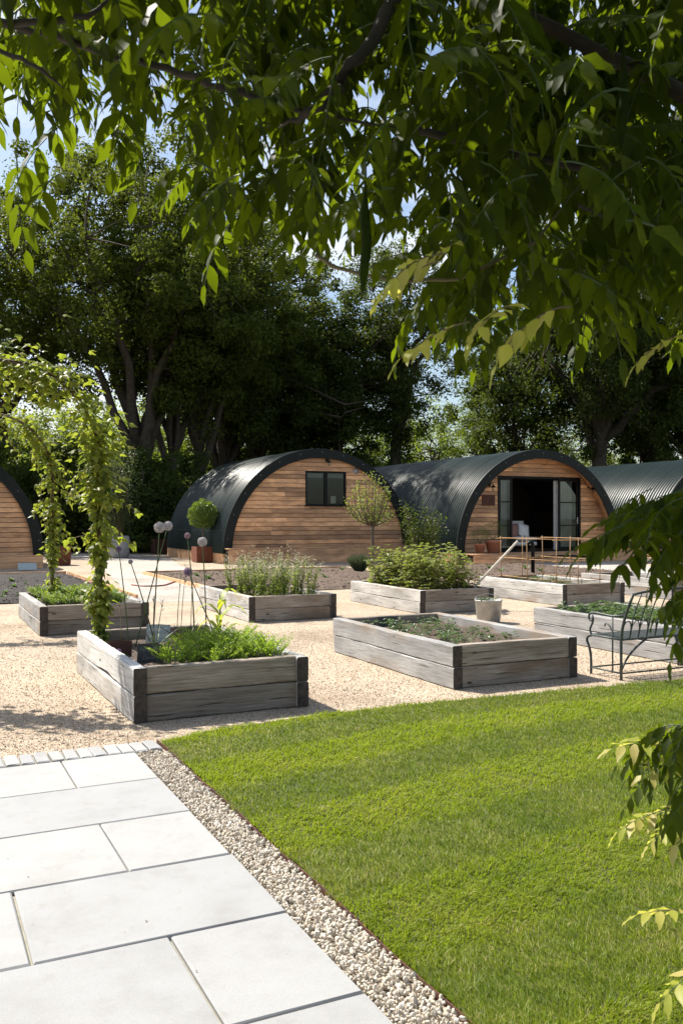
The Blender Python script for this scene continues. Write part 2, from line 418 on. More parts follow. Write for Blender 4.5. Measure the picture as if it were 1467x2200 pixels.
def glass_mat():
    m, n, l, p = new_mat('glass')
    gl = n.new("ShaderNodeBsdfGlossy"); gl.inputs["Roughness"].default_value = 0.02; gl.inputs[0].default_value = (0.6, 0.64, 0.64, 1)
    tr = n.new("ShaderNodeBsdfTransparent"); tr.inputs[0].default_value = (0.75, 0.78, 0.77, 1)
    fr = n.new("ShaderNodeFresnel"); fr.inputs[0].default_value = 1.5
    x = n.new("ShaderNodeMixShader"); l.new(fr.outputs[0], x.inputs[0]); l.new(tr.outputs[0], x.inputs[1]); l.new(gl.outputs[0], x.inputs[2])
    l.new(x.outputs[0], n["Material Output"].inputs[0]); return m
M['glass'] = glass_mat()
M['litter'] = leafmat('litter', [(0.10, 0.065, 0.035), (0.20, 0.13, 0.06), (0.06, 0.045, 0.03), (0.16, 0.15, 0.05)], (0.2, 0.15, 0.06), 0.15, 0.8, 0.1)

# ------------------------------------------------------------------ the setting: ground sheets
def sheet(name, uvpts, z, mat, kind='structure'):
    m = MB(); m.v = [tuple(UV(u, v, z)) for u, v in uvpts]; m.face(list(range(len(uvpts))))
    return tag(m.build(name, mat), kind=kind)
def disp_sheet(name, u0, u1, v0, v1, n1, n2, z, amp, mat, seed=0, parent=None, edge=0.0, local=False):
    """uneven soil surface, drawn to z at its rim"""
    g = np.random.default_rng(seed)
    us = np.linspace(u0, u1, n1); vv = np.linspace(v0, v1, n2)
    A, B = np.meshgrid(us, vv, indexing='ij')
    Z = g.normal(0, 1, A.shape)
    for _ in range(2): Z = (Z + np.roll(Z, 1, 0) + np.roll(Z, -1, 0) + np.roll(Z, 1, 1) + np.roll(Z, -1, 1)) / 5 * 1.6
    e = np.minimum(np.minimum(A - u0, u1 - A) / 0.3, np.minimum(B - v0, v1 - B) / 0.3).clip(0, 1)
    Z = z + e * edge + Z * amp * (0.2 + 0.8 * e)
    if local: X, Y = A, B
    else: X, Y = A * CT - B * ST, A * ST + B * CT
    V = np.stack([X, Y, Z], -1).reshape(-1, 3)
    i = np.arange(n1 * n2).reshape(n1, n2)
    Fc = np.stack([i[:-1, :-1], i[1:, :-1], i[1:, 1:], i[:-1, 1:]], -1).reshape(-1, 4)
    return link(name, big_mesh(name, V, Fc, mat, smooth=True), parent)

sheet('ground', [(-900, -900), (900, -900), (900, 900), (-900, 900)], -0.03, M['woodfloor_ground'])
sheet('gravel_yard', [(-14, 0.2), (30, 0.2), (34, 44), (-14, 44)], 0.0, M['gravel'])
sheet('gravel_path', [(3.9, 17.2), (5.6, 16.7), (7.3, 24.5), (9.3, 34.8), (8.8, 40.2), (5.5, 41.5), (6.2, 34), (5.0, 25)], 0.004, M['gravel_pale'])
sheet('gravel_path', [(19.5, 19.0), (22.5, 19.0), (22.5, 25.0), (19.5, 25.5)], 0.004, M['gravel_pale'])
LAWN_L, LAWN_Z = 1.612, 0.03
lawn_far = [(1.63, 6.36), (2.1, 6.52), (3.1, 6.66), (4.4, 6.63), (7.0, 6.5), (12, 6.45)]
sheet('lawn', [(1.63, -3), (12, -3)] + lawn_far[::-1], LAWN_Z - 0.012, M['lawnbase'])

# soil borders in front of the huts
def border(u0, u1, v0, v1, mat, seed):
    o = disp_sheet('planting_bed', u0, u1, v0, v1, 70, 70, 0.015, 0.022, mat, seed, edge=0.05)
    return tag(o, kind='structure')
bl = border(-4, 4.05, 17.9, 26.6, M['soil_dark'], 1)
bm = border(6.1, 12.6, 18.2, 25.6, M['soil_dry'], 2)
br_ = border(13.2, 19.2, 18.4, 25.2, M['soil_dry'], 3)
def edging(parent, a, b, name='edging_board'):
    m = MB(); A, B = UV(*a, 0), UV(*b, 0); d = (B - A).normalized(); s_ = Vector((-d.y, d.x, 0)) * 0.025
    m.hexa([A - s_, B - s_, B + s_, A + s_, A - s_ + Vector((0, 0, .09)), B - s_ + Vector((0, 0, .09)), B + s_ + Vector((0, 0, .09)), A + s_ + Vector((0, 0, .09))])
    return m.build(name, M['deckwood'], parent)
edging(bm, (6.05, 25.65), (12.6, 25.65)); edging(bm, (6.05, 18.2), (6.05, 25.6)); edging(bl, (4.1, 17.9), (4.1, 26.6)); edging(bl, (-4, 26.65), (4.05, 26.65)); edging(br_, (13.2, 25.25), (19.2, 25.25))

def clod_pts(g, n):
    k = g.integers(0, 3, n); b = np.array([(-4, 4.0, 17.95, 26.5), (6.15, 12.5, 18.3, 25.5), (13.3, 19.1, 18.5, 25.1)])[k]
    return np.stack([b[:, 0] + (b[:, 1] - b[:, 0]) * g.random(n), b[:, 2] + (b[:, 3] - b[:, 2]) * g.random(n) ** 1.3], -1)
CLODS = (9000, clod_pts, 0.008, 0.026, lambda g, n, S: g.uniform(0.05, 0.075, n))
# ------------------------------------------------------------------ patio
patio = tag(MB().hexa([UV(-3.2, .2, -.02), UV(1.388, .2, -.02), UV(1.388, 6.1, -.02), UV(-3.2, 6.1, -.02), UV(-3.2, .2, .012), UV(1.388, .2, .012), UV(1.388, 6.1, .012), UV(-3.2, 6.1, .012)]).build('patio', M['mortar']), kind='structure')
def slab_mesh(w, l, h=0.022, r=0.012, rough=0.0):
    m = MB(); c = 0.006
    j = lambda: rnd(-rough, rough)
    def loop(ins, z): return [(ins + j(), ins + j(), z), (w - ins + j(), ins + j(), z), (w - ins + j(), l - ins + j(), z), (ins + j(), l - ins + j(), z)]
    A, B, Cc = loop(0, 0), loop(0, h - c), loop(c, h)
    m.v = A + B + Cc
    for a, b in ((0, 4), (4, 8)):
        for i in range(4): m.face([a + i, a + (i + 1) % 4, b + (i + 1) % 4, b + i])
    m.face([8, 9, 10, 11]); return m.mesh('paving_slab', M['slab'])
rows = [6.085, 5.425, 4.74, 4.05, 3.358, 2.678, 1.99, 1.30, 0.62]
offs = [0.895, 0.13, 0.895, 0.395, 0.895, 0.30, 0.895, 0.42]
g_ = 0.0055
for i, o0 in enumerate(offs):
    v1, v0 = rows[i], rows[i + 1]
    xs = [1.388, o0]
    while xs[-1] > -3.0: xs.append(xs[-1] - (0.99 if (len(xs) + i) % 3 else 0.66))
    for a, b in zip(xs[1:], xs[:-1]):
        w, l = b - a - 2 * g_, v1 - v0 - 2 * g_
        link('paving_slab', slab_mesh(w, l, rough=0.002), patio, UV(a + g_ + rnd(-.002, .002), v0 + g_ + rnd(-.002, .002), 0.010 + rnd(0, 0.0025)), (rnd(-.0015, .0015), rnd(-.0015, .0015), TH + rnd(-.002, .002)))
edge_row = tag(MB().hexa([UV(-3.2, 6.102, -.02), UV(1.588, 6.102, -.02), UV(1.588, 6.365, -.02), UV(-3.2, 6.365, -.02), UV(-3.2, 6.102, .006), UV(1.588, 6.102, .006), UV(1.588, 6.365, .006), UV(-3.2, 6.365, .006)]).build('brick_edging', M['mortar']), kind='structure')
setts = [slab_mesh(0.082, 0.245, 0.026, rough=0.004) for _ in range(5)]
u = 1.497
while u > -3.1:
    link('edging_brick', random.choice(setts), edge_row, UV(u, 6.111 + rnd(-.006, .006), 0.006 + rnd(0, .004)), (rnd(-.01, .01), rnd(-.01, .01), TH + rnd(-.025, .025)))
    u -= 0.0935

# ------------------------------------------------------------------ pebble strip, loose gravel
def stones(n, uv_fn, smin, smax, zfn, mat, name, kind_ico=True, seed=3):
    g = np.random.default_rng(seed)
    if kind_ico:
        t = (1 + 5 ** .5) / 2
        bv = np.array([(-1, t, 0), (1, t, 0), (-1, -t, 0), (1, -t, 0), (0, -1, t), (0, 1, t), (0, -1, -t), (0, 1, -t), (t, 0, -1), (t, 0, 1), (-t, 0, -1), (-t, 0, 1)]) / (1 + t * t) ** .5
        bf = np.array([(0, 11, 5), (0, 5, 1), (0, 1, 7), (0, 7, 10), (0, 10, 11), (1, 5, 9), (5, 11, 4), (11, 10, 2), (10, 7, 6), (7, 1, 8), (3, 9, 4), (3, 4, 2), (3, 2, 6), (3, 6, 8), (3, 8, 9), (4, 9, 5), (2, 4, 11), (6, 2, 10), (8, 6, 7), (9, 8, 1)])
    else:
        bv = np.array([(1, 0, 0), (-1, 0, 0), (0, 1, 0), (0, -1, 0), (0, 0, 1), (0, 0, -1)], float)
        bf = np.array([(0, 2, 4), (2, 1, 4), (1, 3, 4), (3, 0, 4), (2, 0, 5), (1, 2, 5), (3, 1, 5), (0, 3, 5)])
    P = uv_fn(g, n); n = len(P)
    S = g.uniform(smin, smax, (n, 1)) * g.uniform(0.6, 1.2, (n, 3)) * [1, 1, .75]
    Q = g.normal(0, 1, (n, 4)); Q /= np.linalg.norm(Q, axis=1, keepdims=True)
    w, x, y, z = Q.T
    R = np.stack([1 - 2 * (y * y + z * z), 2 * (x * y - z * w), 2 * (x * z + y * w), 2 * (x * y + z * w), 1 - 2 * (x * x + z * z), 2 * (y * z - x * w), 2 * (x * z - y * w), 2 * (y * z + x * w), 1 - 2 * (x * x + y * y)], -1).reshape(n, 3, 3)
    B = bv[None] * (1 + g.uniform(-.28, .28, (n, len(bv), 1))) * S[:, None, :]
    Vv = np.einsum('nij,nkj->nki', R, B)
    z0 = zfn(g, n, S)
    Wp = np.stack([P[:, 0] * CT - P[:, 1] * ST, P[:, 0] * ST + P[:, 1] * CT, z0], -1)
    Vv = (Vv + Wp[:, None, :]).reshape(-1, 3)
    Fc = (bf[None] + (np.arange(n) * len(bv))[:, None, None]).reshape(-1, 3)
    o = link(name, big_mesh(name, Vv, Fc, mat))
    return tag(o, kind='stuff')
sheet('pebble_base', [(1.388, -2.5), (1.605, -2.5), (1.605, 6.1), (1.388, 6.1)], 0.004, M['pebble_bed'])
def peb_pts(g, n):
    v = 6.09 - 4.7 * g.random(n) ** 0.9
    return np.stack([g.uniform(1.393, 1.597, n), v], -1)
stones(8200, peb_pts, 0.006, 0.0125, lambda g, n, S: g.uniform(0.004, 0.034, n), M['pebble'], 'pebble_strip', True, 5)
tag(bpy.data.objects['pebble_strip'], 'strip of cream limestone pebbles between paving and lawn', 'pebbles')
beds_uv = [(1.59, 7.05), (4.64, 7.13), (1.60, 12.83), (4.75, 13.09), (7.77, 12.95), (10.85, 12.98), (7.70, 7.15), (13.62, 13.0)]
BW, BLn = 1.515, 2.65
def grav_pts(g, n):
    Y = 5.2 + 8.5 * g.random(n) ** 1.6
    X = Y * g.uniform(-0.47, 0.47, n)
    u = X * CT + Y * ST; v = -X * ST + Y * CT
    k = (v > 6.75) | ((v > 6.38) & (u < 1.6)); k &= ~((v < 6.75) & (u > 1.6))
    for a, b in beds_uv: k &= ~((u > a - .02) & (u < a + BW + .02) & (v > b - .02) & (v < b + BLn + .02))
    return np.stack([u, v], -1)[k]
stones(48000, grav_pts, 0.0035, 0.0085, lambda g, n, S: g.uniform(0.0, 0.006, n), M['gravelstone'], 'loose_gravel', False, 6)
tag(bpy.data.objects['loose_gravel'], 'loose golden gravel covering the yard between the raised beds', 'gravel')
stones(*CLODS, M['clod'], 'soil_clods', False, 8)
tag(bpy.data.objects['soil_clods'], 'brown clods of earth strewn over the planting borders', 'soil')
# rusty steel edge between pebbles and lawn
m = MB()
pts = [(1.606 + 0.008 * math.sin(k * 1.7), 6.38 - k * 0.35) for k in range(27)]
for a, b in zip(pts[:-1], pts[1:]):
    m.hexa([UV(a[0], a[1], -.02), UV(a[0] + .006, a[1], -.02), UV(b[0] + .006, b[1], -.02), UV(b[0], b[1], -.02), UV(a[0], a[1], .030), UV(a[0] + .006, a[1], .030), UV(b[0] + .006, b[1], .030), UV(b[0], b[1], .030)])
tag(m.build('lawn_edging', M['corten_dark']), 'thin rusty steel edging strip between pebbles and lawn', 'edging')

# ------------------------------------------------------------------ grass
def grass():
    g = np.random.default_rng(11)
    n = 620000
    Y = 2.3 + 7.2 * g.random(n) ** 1.45
    X = Y * g.uniform(-0.46, 0.62, n)
    u = X * CT + Y * ST; v = -X * ST + Y * CT
    far = np.interp(u, [p[0] for p in lawn_far], [p[1] for p in lawn_far])
    far = far + 0.03 * np.sin(u * 5.3) * np.sin(u * 2.1) + 0.02 * np.sin(u * 23 + 1) * np.sin(u * 7) + g.normal(0, .016, n)
    k = (u > LAWN_L + 0.002 + 0.012 * np.sin(v * 7) * np.sin(v * 17) + g.normal(0, .004, n)) & (v < far)
    X, Y, u, v = X[k], Y[k], u[k], v[k]; n = len(X)
    stripe = np.sin((v * 1.0 + 0.06 * np.sin(u * 1.3) - 0.05 * u) * 2 * math.pi / 1.15 + 1.2 * np.sin(u * .9) * .6)
    st = np.tanh(stripe * 3)
    patch = np.sin(u * 2.1 + np.sin(v * 1.7)) * np.sin(v * 2.9 + np.sin(u * 1.3) * 1.5)
    fine = np.sin(u * 17 + 3 * np.sin(v * 5)) * np.sin(v * 15 + 2 * np.sin(u * 6)) + .7 * np.sin(u * 41 + 2 * np.sin(v * 19)) * np.sin(v * 37)
    h = (0.015 + 0.008 * g.random(n) + 0.003 * patch.clip(-1, 1) + 0.004 * fine) * (0.7 + 0.6 * g.random(n)) * (1 + 0.03 * Y)
    tall = g.random(n) < .035; h = np.where(tall, h * 1.7, h).clip(.008, .09)
    w = (0.0011 + 0.0008 * g.random(n)) * (0.55 + Y * 0.17)
    az = g.uniform(0, 2 * math.pi, n)
    lean = g.uniform(0.2, 1.15, n)
    dx = np.cos(az) * lean + st * .8 * -ST + .2 * fine; dy = np.sin(az) * lean + st * .8 * CT + .15 * patch
    fa = g.uniform(0, math.pi, n); fx, fy = np.cos(fa) * w, np.sin(fa) * w
    z0 = np.full(n, LAWN_Z - 0.012)
    b1 = np.stack([X - fx, Y - fy, z0], -1); b2 = np.stack([X + fx, Y + fy, z0], -1)
    mx_ = X + dx * h * .35; my_ = Y + dy * h * .35; mz = z0 + h * .62
    m1 = np.stack([mx_ - fx * .8, my_ - fy * .8, mz], -1); m2 = np.stack([mx_ + fx * .8, my_ + fy * .8, mz], -1)
    t = np.stack([X + dx * h, Y + dy * h, z0 + h], -1)
    V = np.stack([b1, b2, m2, m1, t], 1).reshape(-1, 3)
    bi = (np.arange(n) * 5)[:, None]
    Fc = np.concatenate([bi + [0, 1, 2], bi + [0, 2, 3], bi + [3, 2, 4]], 0)
    o = link('grass', big_mesh('grass', V, Fc, M['grass']))
    tag(o, 'mown striped green lawn grass beside the paved patio', 'grass', kind='stuff')
grass()

# ------------------------------------------------------------------ raised beds
def sleeper_mesh(L, wd=0.108, ht=0.2, seed=0, notch=False, wm='sleeper'):
    g = random.Random(seed); m = MB(); n = 26; prof = []
    ph = [g.uniform(0, 6.28) for _ in range(6)]
    c = 0.008
    for i in range(n + 1):
        x = L * i / n
        def wv(k, a): return a * (math.sin(x * 3.1 + ph[k]) + 0.6 * math.sin(x * 9.7 + ph[k + 1]) + 0.5 * g.uniform(-1, 1))
        y0 = wv(0, .0025); y1 = wd + wv(1, .0025); z0 = 0.002 + abs(wv(2, .0015)); z1 = ht - 0.003 + wv(3, .0022)
        if notch: z0 += 0.022 * math.exp(-((x - L * notch) / 0.28) ** 2)
        cc = c * g.uniform(.6, 1.5)
        prof.append([(x, y0 + cc, z0), (x, y1 - cc, z0), (x, y1, z0 + cc), (x, y1, z1 - cc), (x, y1 - cc, z1), (x, y0 + cc, z1), (x, y0, z1 - cc), (x, y0, z0 + cc)])
    for p in prof: m.v += p
    for i in range(n):
        for j in range(8):
            j2 = (j + 1) % 8
            m.face([i * 8 + j, (i + 1) * 8 + j, (i + 1) * 8 + j2, i * 8 + j2], 0)
    m.face(list(range(8)), 1); m.face([n * 8 + j for j in range(8)][::-1], 1)
    return m.mesh('sleeper', [M[wm], M['endgrain']])
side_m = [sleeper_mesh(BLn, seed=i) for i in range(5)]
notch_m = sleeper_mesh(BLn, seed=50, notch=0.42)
end_m = [sleeper_mesh(BW - 0.216 - 0.004, seed=20 + i, wm='sleeper_shaded') for i in range(5)]
clod_mesh = None
def raised_bed(i, u, v, label, hscale=1.0, soil='soil', soil_z=0.31, droop=0.0):
    t = thing('raised_bed', label, 'raised bed', UV(u, v, 0), TH, 'timber raised vegetable beds')
    t.scale = (1, 1, hscale)
    wd = 0.108; T2 = math.pi / 2
    for cse in range(2):
        z = cse * 0.2 + rnd(0, .002)
        e1, e2 = rnd(-.012, .012), rnd(-.012, .012)
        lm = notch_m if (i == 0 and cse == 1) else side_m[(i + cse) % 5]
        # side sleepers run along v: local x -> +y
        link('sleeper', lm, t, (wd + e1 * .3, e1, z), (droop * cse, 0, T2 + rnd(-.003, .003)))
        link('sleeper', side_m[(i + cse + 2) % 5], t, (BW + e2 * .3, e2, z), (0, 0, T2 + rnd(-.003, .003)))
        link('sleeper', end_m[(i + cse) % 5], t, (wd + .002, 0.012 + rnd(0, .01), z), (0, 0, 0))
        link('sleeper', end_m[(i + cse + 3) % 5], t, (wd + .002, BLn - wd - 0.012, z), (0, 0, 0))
    disp_sheet('soil', wd - .01, BW - wd + .01, wd - .01, BLn - wd + .01, 34, 54, soil_z, 0.013, M[soil], 60 + i, t, local=True)
    return t
bed_labels = ['raised timber bed with carrots, alliums and chalked slate signs beside the paving', 'raised timber bed of young plants with a black slate beside the lawn',
 'raised timber bed full of parsley under the far hop arch', 'raised timber bed of white flowering herbs facing the windowed hut', 'raised timber bed filled with raspberry canes beside the metal bucket',
 'raised timber bed under the bamboo cane trellis', 'raised timber bed of strawberry leaves directly behind the iron bench', 'low timber bed beyond the bamboo trellis bed, mostly empty']
hs = [1.1, 1.04, 1.03, 1.0, 1.0, 1.0, 1.03, 1.0]
for i, (u, v) in enumerate(beds_uv): raised_bed(i, u, v, bed_labels[i], hs[i], 'soil', 0.30)

# ------------------------------------------------------------------ plants for the beds
def frond(m, base, d, L, rise, n, lf, lw, mi, start=0.3, dens=2):
    """arching stem with small leaflets on both sides"""
    base = Vector(base); d = Vector(d).normalized(); pts = []
    for k in range(6):
        t = k / 5
        pts.append(base + d * (L * 0.75 * t ** 1.2) + Vector((0, 0, rise * (t * 1.35 - 0.55 * t * t))))
    m.tube(pts, [0.0028, .0026, .0024, .002, .0016, .001], 3, 0, False)
    for k in range(n):
        t = start + (1 - start) * (k + random.random()) / n
        i = min(4, int(t * 5)); p = pts[i].lerp(pts[i + 1], t * 5 - i)
        ax = (pts[i + 1] - pts[i]).normalized()
        sd_ = ax.cross(Vector((0, 0, 1))).normalized()
        for q in range(dens):
            sgn = random.choice((-1, 1))
            dd = ax * rnd(.2, 1) + sd_ * sgn * rnd(.5, 1.1) + Vector((0, 0, rnd(-.3, .7)))
            s_ = (1.2 - 0.7 * t) * rnd(.6, 1.25)
            off = dd.normalized() * lf * rnd(0, 1.4) * (1.1 - .6 * t)
            m.leaf(p + off, dd, (rnd(-.6, .6), rnd(-.6, .6), 1), lf * s_, lw * s_, mi)
def carrot(seed):
    random.seed(seed); m = MB()
    for k in range(13):
        a = rnd(0, 6.28); f = rnd(.25, 1)
        frond(m, (rnd(-.02, .02), rnd(-.02, .02), 0), (math.cos(a), math.sin(a), 0), 0.24 * f, rnd(.17, .30), 24, .022, .011, 1, .35, 2)
    return m.mesh('carrot_plant', [M['stem'], M['carrot']])
def parsley(seed):
    random.seed(seed); m = MB()
    for k in range(20):
        a = rnd(0, 6.28); f = rnd(.2, 1)
        frond(m, (rnd(-.03, .03), rnd(-.03, .03), 0), (math.cos(a), math.sin(a), 0), 0.26 * f, rnd(.15, .27), 10, .034, .026, 1, .6, 2)
    return m.mesh('parsley_plant', [M['stem'], M['parsley']])
def trifol(m, p, d, L, W, mi):
    d = Vector(d).normalized(); s_ = d.cross(Vector((0, 0, 1)))
    if s_.length < .05: s_ = Vector((1, 0, 0))
    s_.normalize()
    for w in (-1, 0, 1):
        dd = d + s_ * w * 1.1 + Vector((0, 0, rnd(-.25, .15)))
        m.leaf(p, dd, (rnd(-.35, .35), rnd(-.35, .35), 1), L * (1 if w == 0 else .85) * rnd(.85, 1.1), W * rnd(.85, 1.1), mi)
def strawberry(seed, big=1.0):
    random.seed(seed); m = MB()
    for k in range(12):
        a = rnd(0, 6.28); r = rnd(.03, .14) * big; h = rnd(.05, .13) * big
        e = Vector((math.cos(a) * r, math.sin(a) * r, h))
        m.tube([(0, 0, 0), e * .5 + Vector((0, 0, h * .2)), e], .002, 3, 0, False)
        trifol(m, e, (math.cos(a), math.sin(a), rnd(-.2, .4)), .055 * big, .045 * big, 1)
    return m.mesh('strawberry_plant', [M['stem'], M['straw']])
def raspberry(seed):
    random.seed(seed); m = MB()
    for c in range(3):
        a = rnd(0, 6.28); tip = Vector((math.cos(a) * rnd(.05, .2), math.sin(a) * rnd(.05, .2), rnd(.38, .72)))
        pts = [Vector((rnd(-.05, .05), rnd(-.05, .05), 0))]
        for k in range(1, 6): pts.append(pts[0].lerp(tip, k / 5) + Vector((rnd(-.01, .01), rnd(-.01, .01), 0)))
        m.tube(pts, [.006, .005, .005, .004, .003, .002], 4, 0, False)
        for k in range(20):
            t = rnd(.08, 1); i = min(4, int(t * 5)); p = pts[i].lerp(pts[i + 1], t * 5 - i)
            b = rnd(0, 6.28); r = rnd(.04, .15) * (1.15 - .6 * t)
            e = p + Vector((math.cos(b) * r, math.sin(b) * r, rnd(0, .06)))
            m.tube([p, e], .0018, 3, 0, False)
            trifol(m, e, (math.cos(b), math.sin(b), rnd(-.5, .3)), rnd(.06, .095), rnd(.045, .065), 1)
    return m.mesh('raspberry_cane', [M['drystem'], M['rasp']])
def bolted(seed, hmax=.75):
    random.seed(seed); m = MB()
    for c in range(9):
        a = rnd(0, 6.28); h = rnd(.35, hmax); sp = rnd(.03, .22)
        base = Vector((rnd(-.05, .05), rnd(-.05, .05), 0)); tip = base + Vector((math.cos(a) * sp, math.sin(a) * sp, h))
        pts = [base.lerp(tip, k / 5) + Vector((rnd(-.012, .012), rnd(-.012, .012), 0)) for k in range(6)]
        m.tube(pts, [.004, .0035, .003, .0025, .002, .0014], 3, 0, False)
        for k in range(42):
            t = rnd(0, .86) ** 1.05; i = min(4, int(t * 5)); p = pts[i].lerp(pts[i + 1], t * 5 - i); b = rnd(0, 6.28)
            m.leaf(p, (math.cos(b), math.sin(b), rnd(.1, 1.1)), (rnd(-.5, .5), rnd(-.5, .5), 1), rnd(.04, .085), rnd(.012, .024), 1)
        for k in range(13):
            t = rnd(.66, 1.0); i = min(4, int(t * 5)); p = pts[i].lerp(pts[i + 1], t * 5 - i); b = rnd(0, 6.28)
            e = p + Vector((math.cos(b), math.sin(b), rnd(.1, .8))) * rnd(.015, .07)
            m.tube([p, e], .0011, 3, 0, False)
            for q in range(2): m.leaf(e, (rnd(-1, 1), rnd(-1, 1), rnd(-.5, 1)), (rnd(-1, 1), rnd(-1, 1), 1), rnd(.014, .024), rnd(.012, .02), 2)
    return m.mesh('flowering_herb', [M['stem'], M['herb'], M['flower_w']])
def seedling(seed):
    random.seed(seed); m = MB()
    for k in range(9):
        a = rnd(0, 6.28); m.leaf((0, 0, 0), (math.cos(a), math.sin(a), rnd(.2, 1.2)), (0, 0, 1), rnd(.07, .14), rnd(.04, .07), 0)
    return m.mesh('seedling', [M['straw']])
K = {'carrot': [carrot(i) for i in range(3)], 'parsley': [parsley(10 + i) for i in range(3)], 'straw': [strawberry(20 + i) for i in range(4)],
     'rasp': [raspberry(30 + i) for i in range(4)], 'herb': [bolted(40 + i) for i in range(3)], 'seed': [seedling(50 + i) for i in range(3)]}
random.seed(99)
def plant(kind, name, u, v, z, label, cat, group, s=1.0):
    o = link(name, random.choice(K[kind]), None, UV(u, v, z), (rnd(-.06, .06), rnd(-.06, .06), rnd(0, 6.28)), (s * rnd(.85, 1.15),) * 3)
    return tag(o, label, cat, group)
def grid_plants(b, kind, name, nu, nv, r, z, label, cat, group, s=1.0, jit=.05, keep=1.0):
    u0, v0 = beds_uv[b]
    for i in range(nu):
        for j in range(nv):
            if random.random() > keep or (kind == 'carrot' and i < 2 and j > 1): continue
            fu = r[0] + (r[1] - r[0]) * (i + .5) / nu + rnd(-jit, jit); fv = r[2] + (r[3] - r[2]) * (j + .5) / nv + rnd(-jit, jit)
            plant(kind, name, u0 + fu, v0 + fv, z, label, cat, group, s)
grid_plants(0, 'carrot', 'carrot_plant', 7, 7, (.3, 1.40, .18, 1.2), .32, 'feathery bright green carrot top in the bed with slate signs', 'carrot', 'carrots in the bed beside the paving', 1.18, .05)
grid_plants(2, 'parsley', 'parsley_plant', 6, 10, (.2, 1.32, .2, 2.5), .30, 'bushy green parsley plant under the far hop arch', 'parsley', 'parsley in the raised bed', 1.0, .06)
grid_plants(3, 'herb', 'flowering_herb', 5, 4, (.25, 1.3, .3, 1.9), .30, 'tall bolted herb with tiny white flowers facing windowed hut', 'herb', 'flowering herbs in the raised bed', 1.0, .09)
grid_plants(4, 'rasp', 'raspberry_cane', 5, 9, (.2, 1.36, .2, 2.45), .30, 'leafy pale green raspberry cane in the bed by the bucket', 'raspberry', 'raspberry canes in the raised bed', 1.05, .09)
grid_plants(6, 'straw', 'strawberry_plant', 6, 10, (.2, 1.34, .2, 2.5), .30, 'green strawberry plant in the bed behind the bench', 'strawberry', 'strawberries behind the bench', 1.25, .05)
grid_plants(1, 'straw', 'strawberry_plant', 4, 8, (.24, 1.3, .5, 2.45), .30, 'small strawberry plant in the bed with black slate by lawn', 'strawberry', 'strawberries in the bed by the lawn', 0.85, .07, .9)
grid_plants(5, 'straw', 'young_plant', 4, 5, (.25, 1.3, .3, 2.4), .30, 'small young plant under the bamboo cane trellis', 'plant', 'young plants under the cane trellis', 0.9, .1, .8)
for (px, py) in [(425, 1238), (447, 1243), (690, 1226), (735, 1224), (700, 1240), (1052, 1222), (1075, 1228), (1130, 1222), (1160, 1226)]:
    p = PX(px, py, .07); plant('seed', 'seedling', *touv(p), .06, 'grey green seedling in the dry soil before the huts', 'seedling', 'seedlings in the dry soil', 1.6)
for (px, py) in [(12, 1275), (30, 1262), (8, 1285), (45, 1280), (25, 1248), (60, 1255)]:
    p = PX(px, py, .06); plant('seed', 'seedling', *touv(p), .055, 'pale seedling in the dark soil border by the timber hut', 'seedling', 'seedlings in the dark soil border', 1.3)

# ------------------------------------------------------------------ alliums, corn, slates in the near bed
random.seed(5)
def allium(px, py, r, foot, cm, label, dep):
    """head seen at a pixel at depth dep; stem goes down to its foot in the bed"""
    hp = PD(px, py, dep); b = foot
    t = thing('allium', label, 'allium', b, 0, 'alliums in the near bed')
    top = hp - b
    mid = Vector((top.x * .45 + rnd(-.03, .03), top.y * .45, top.z * .52))
    pts = [Vector((0, 0, -.02))]
    for k in range(1, 9):
        s_ = k / 8; pts.append((1 - s_) ** 2 * pts[0] + 2 * s_ * (1 - s_) * mid + s_ * s_ * top)
    MB().tube(pts, [.0075, .0075, .007, .007, .0065, .006, .0055, .005, .005], 6).build('stem', M['stem'], t)
    m = MB(); m.lathe([(0.001, -r * .3), (r * .28, -r * .1), (r * .28, r * .1), (0.001, r * .3)], 8)
    nn = 190
    for k in range(nn):
        z = 1 - 2 * (k + .5) / nn; a = k * 2.39996; q = math.sqrt(1 - z * z)
        d = Vector((q * math.cos(a), q * math.sin(a), z)); rr = r * rnd(.86, 1.04); e = d * rr
        m.tube([d * r * .2, e], .0009, 3, 0, False)
        x = d.cross(Vector((.3, .2, .9))).normalized(); y = d.cross(x); a0 = rnd(0, 6.28)
        for w in range(5):
            c = x * math.cos(a0 + w * 1.2566) + y * math.sin(a0 + w * 1.2566)
            m.leaf(e, c + d * .45, d, r * .17, r * .10, 1)
    m.build('flower_head', [M['stem'], cm], t, top)
    return t
def foot(px, py): return PX(px, py, .275)
def bedpt(du, dv, z=.32): return UV(beds_uv[0][0] + du, beds_uv[0][1] + dv, z)
allium(343, 1133, .056, bedpt(.72, 2.30), M['allium_w'], 'faded white allium head, larger of the touching pair', 9.3)
allium(361, 1130, .047, bedpt(.45, 1.95), M['allium_w'], 'faded white allium head, smaller of the touching pair, on a slanting stem', 9.0)
allium(403, 1151, .032, bedpt(1.12, 2.1), M['allium_k'], 'small pink half opened allium beside the single white one', 9.4)
allium(435, 1164, .050, bedpt(1.28, 2.2), M['allium_w'], 'single round white allium on a straight tall stem', 9.5)
allium(404, 1228, .047, bedpt(1.35, 2.0), M['allium_p'], 'deep purple round allium below the pink one', 9.5)
allium(255, 1180, .028, bedpt(.35, 1.75), M['allium_p'], 'small pale purple allium beside the hop covered post', 8.8)
allium(281, 1207, .024, bedpt(.7, 2.1), M['allium_w'], 'small brownish allium on a thin slanting stem', 9.1)
allium(256, 1400, .026, bedpt(.30, 1.30), M['allium_p'], 'low purple allium head beside the rusty plate', 8.15)
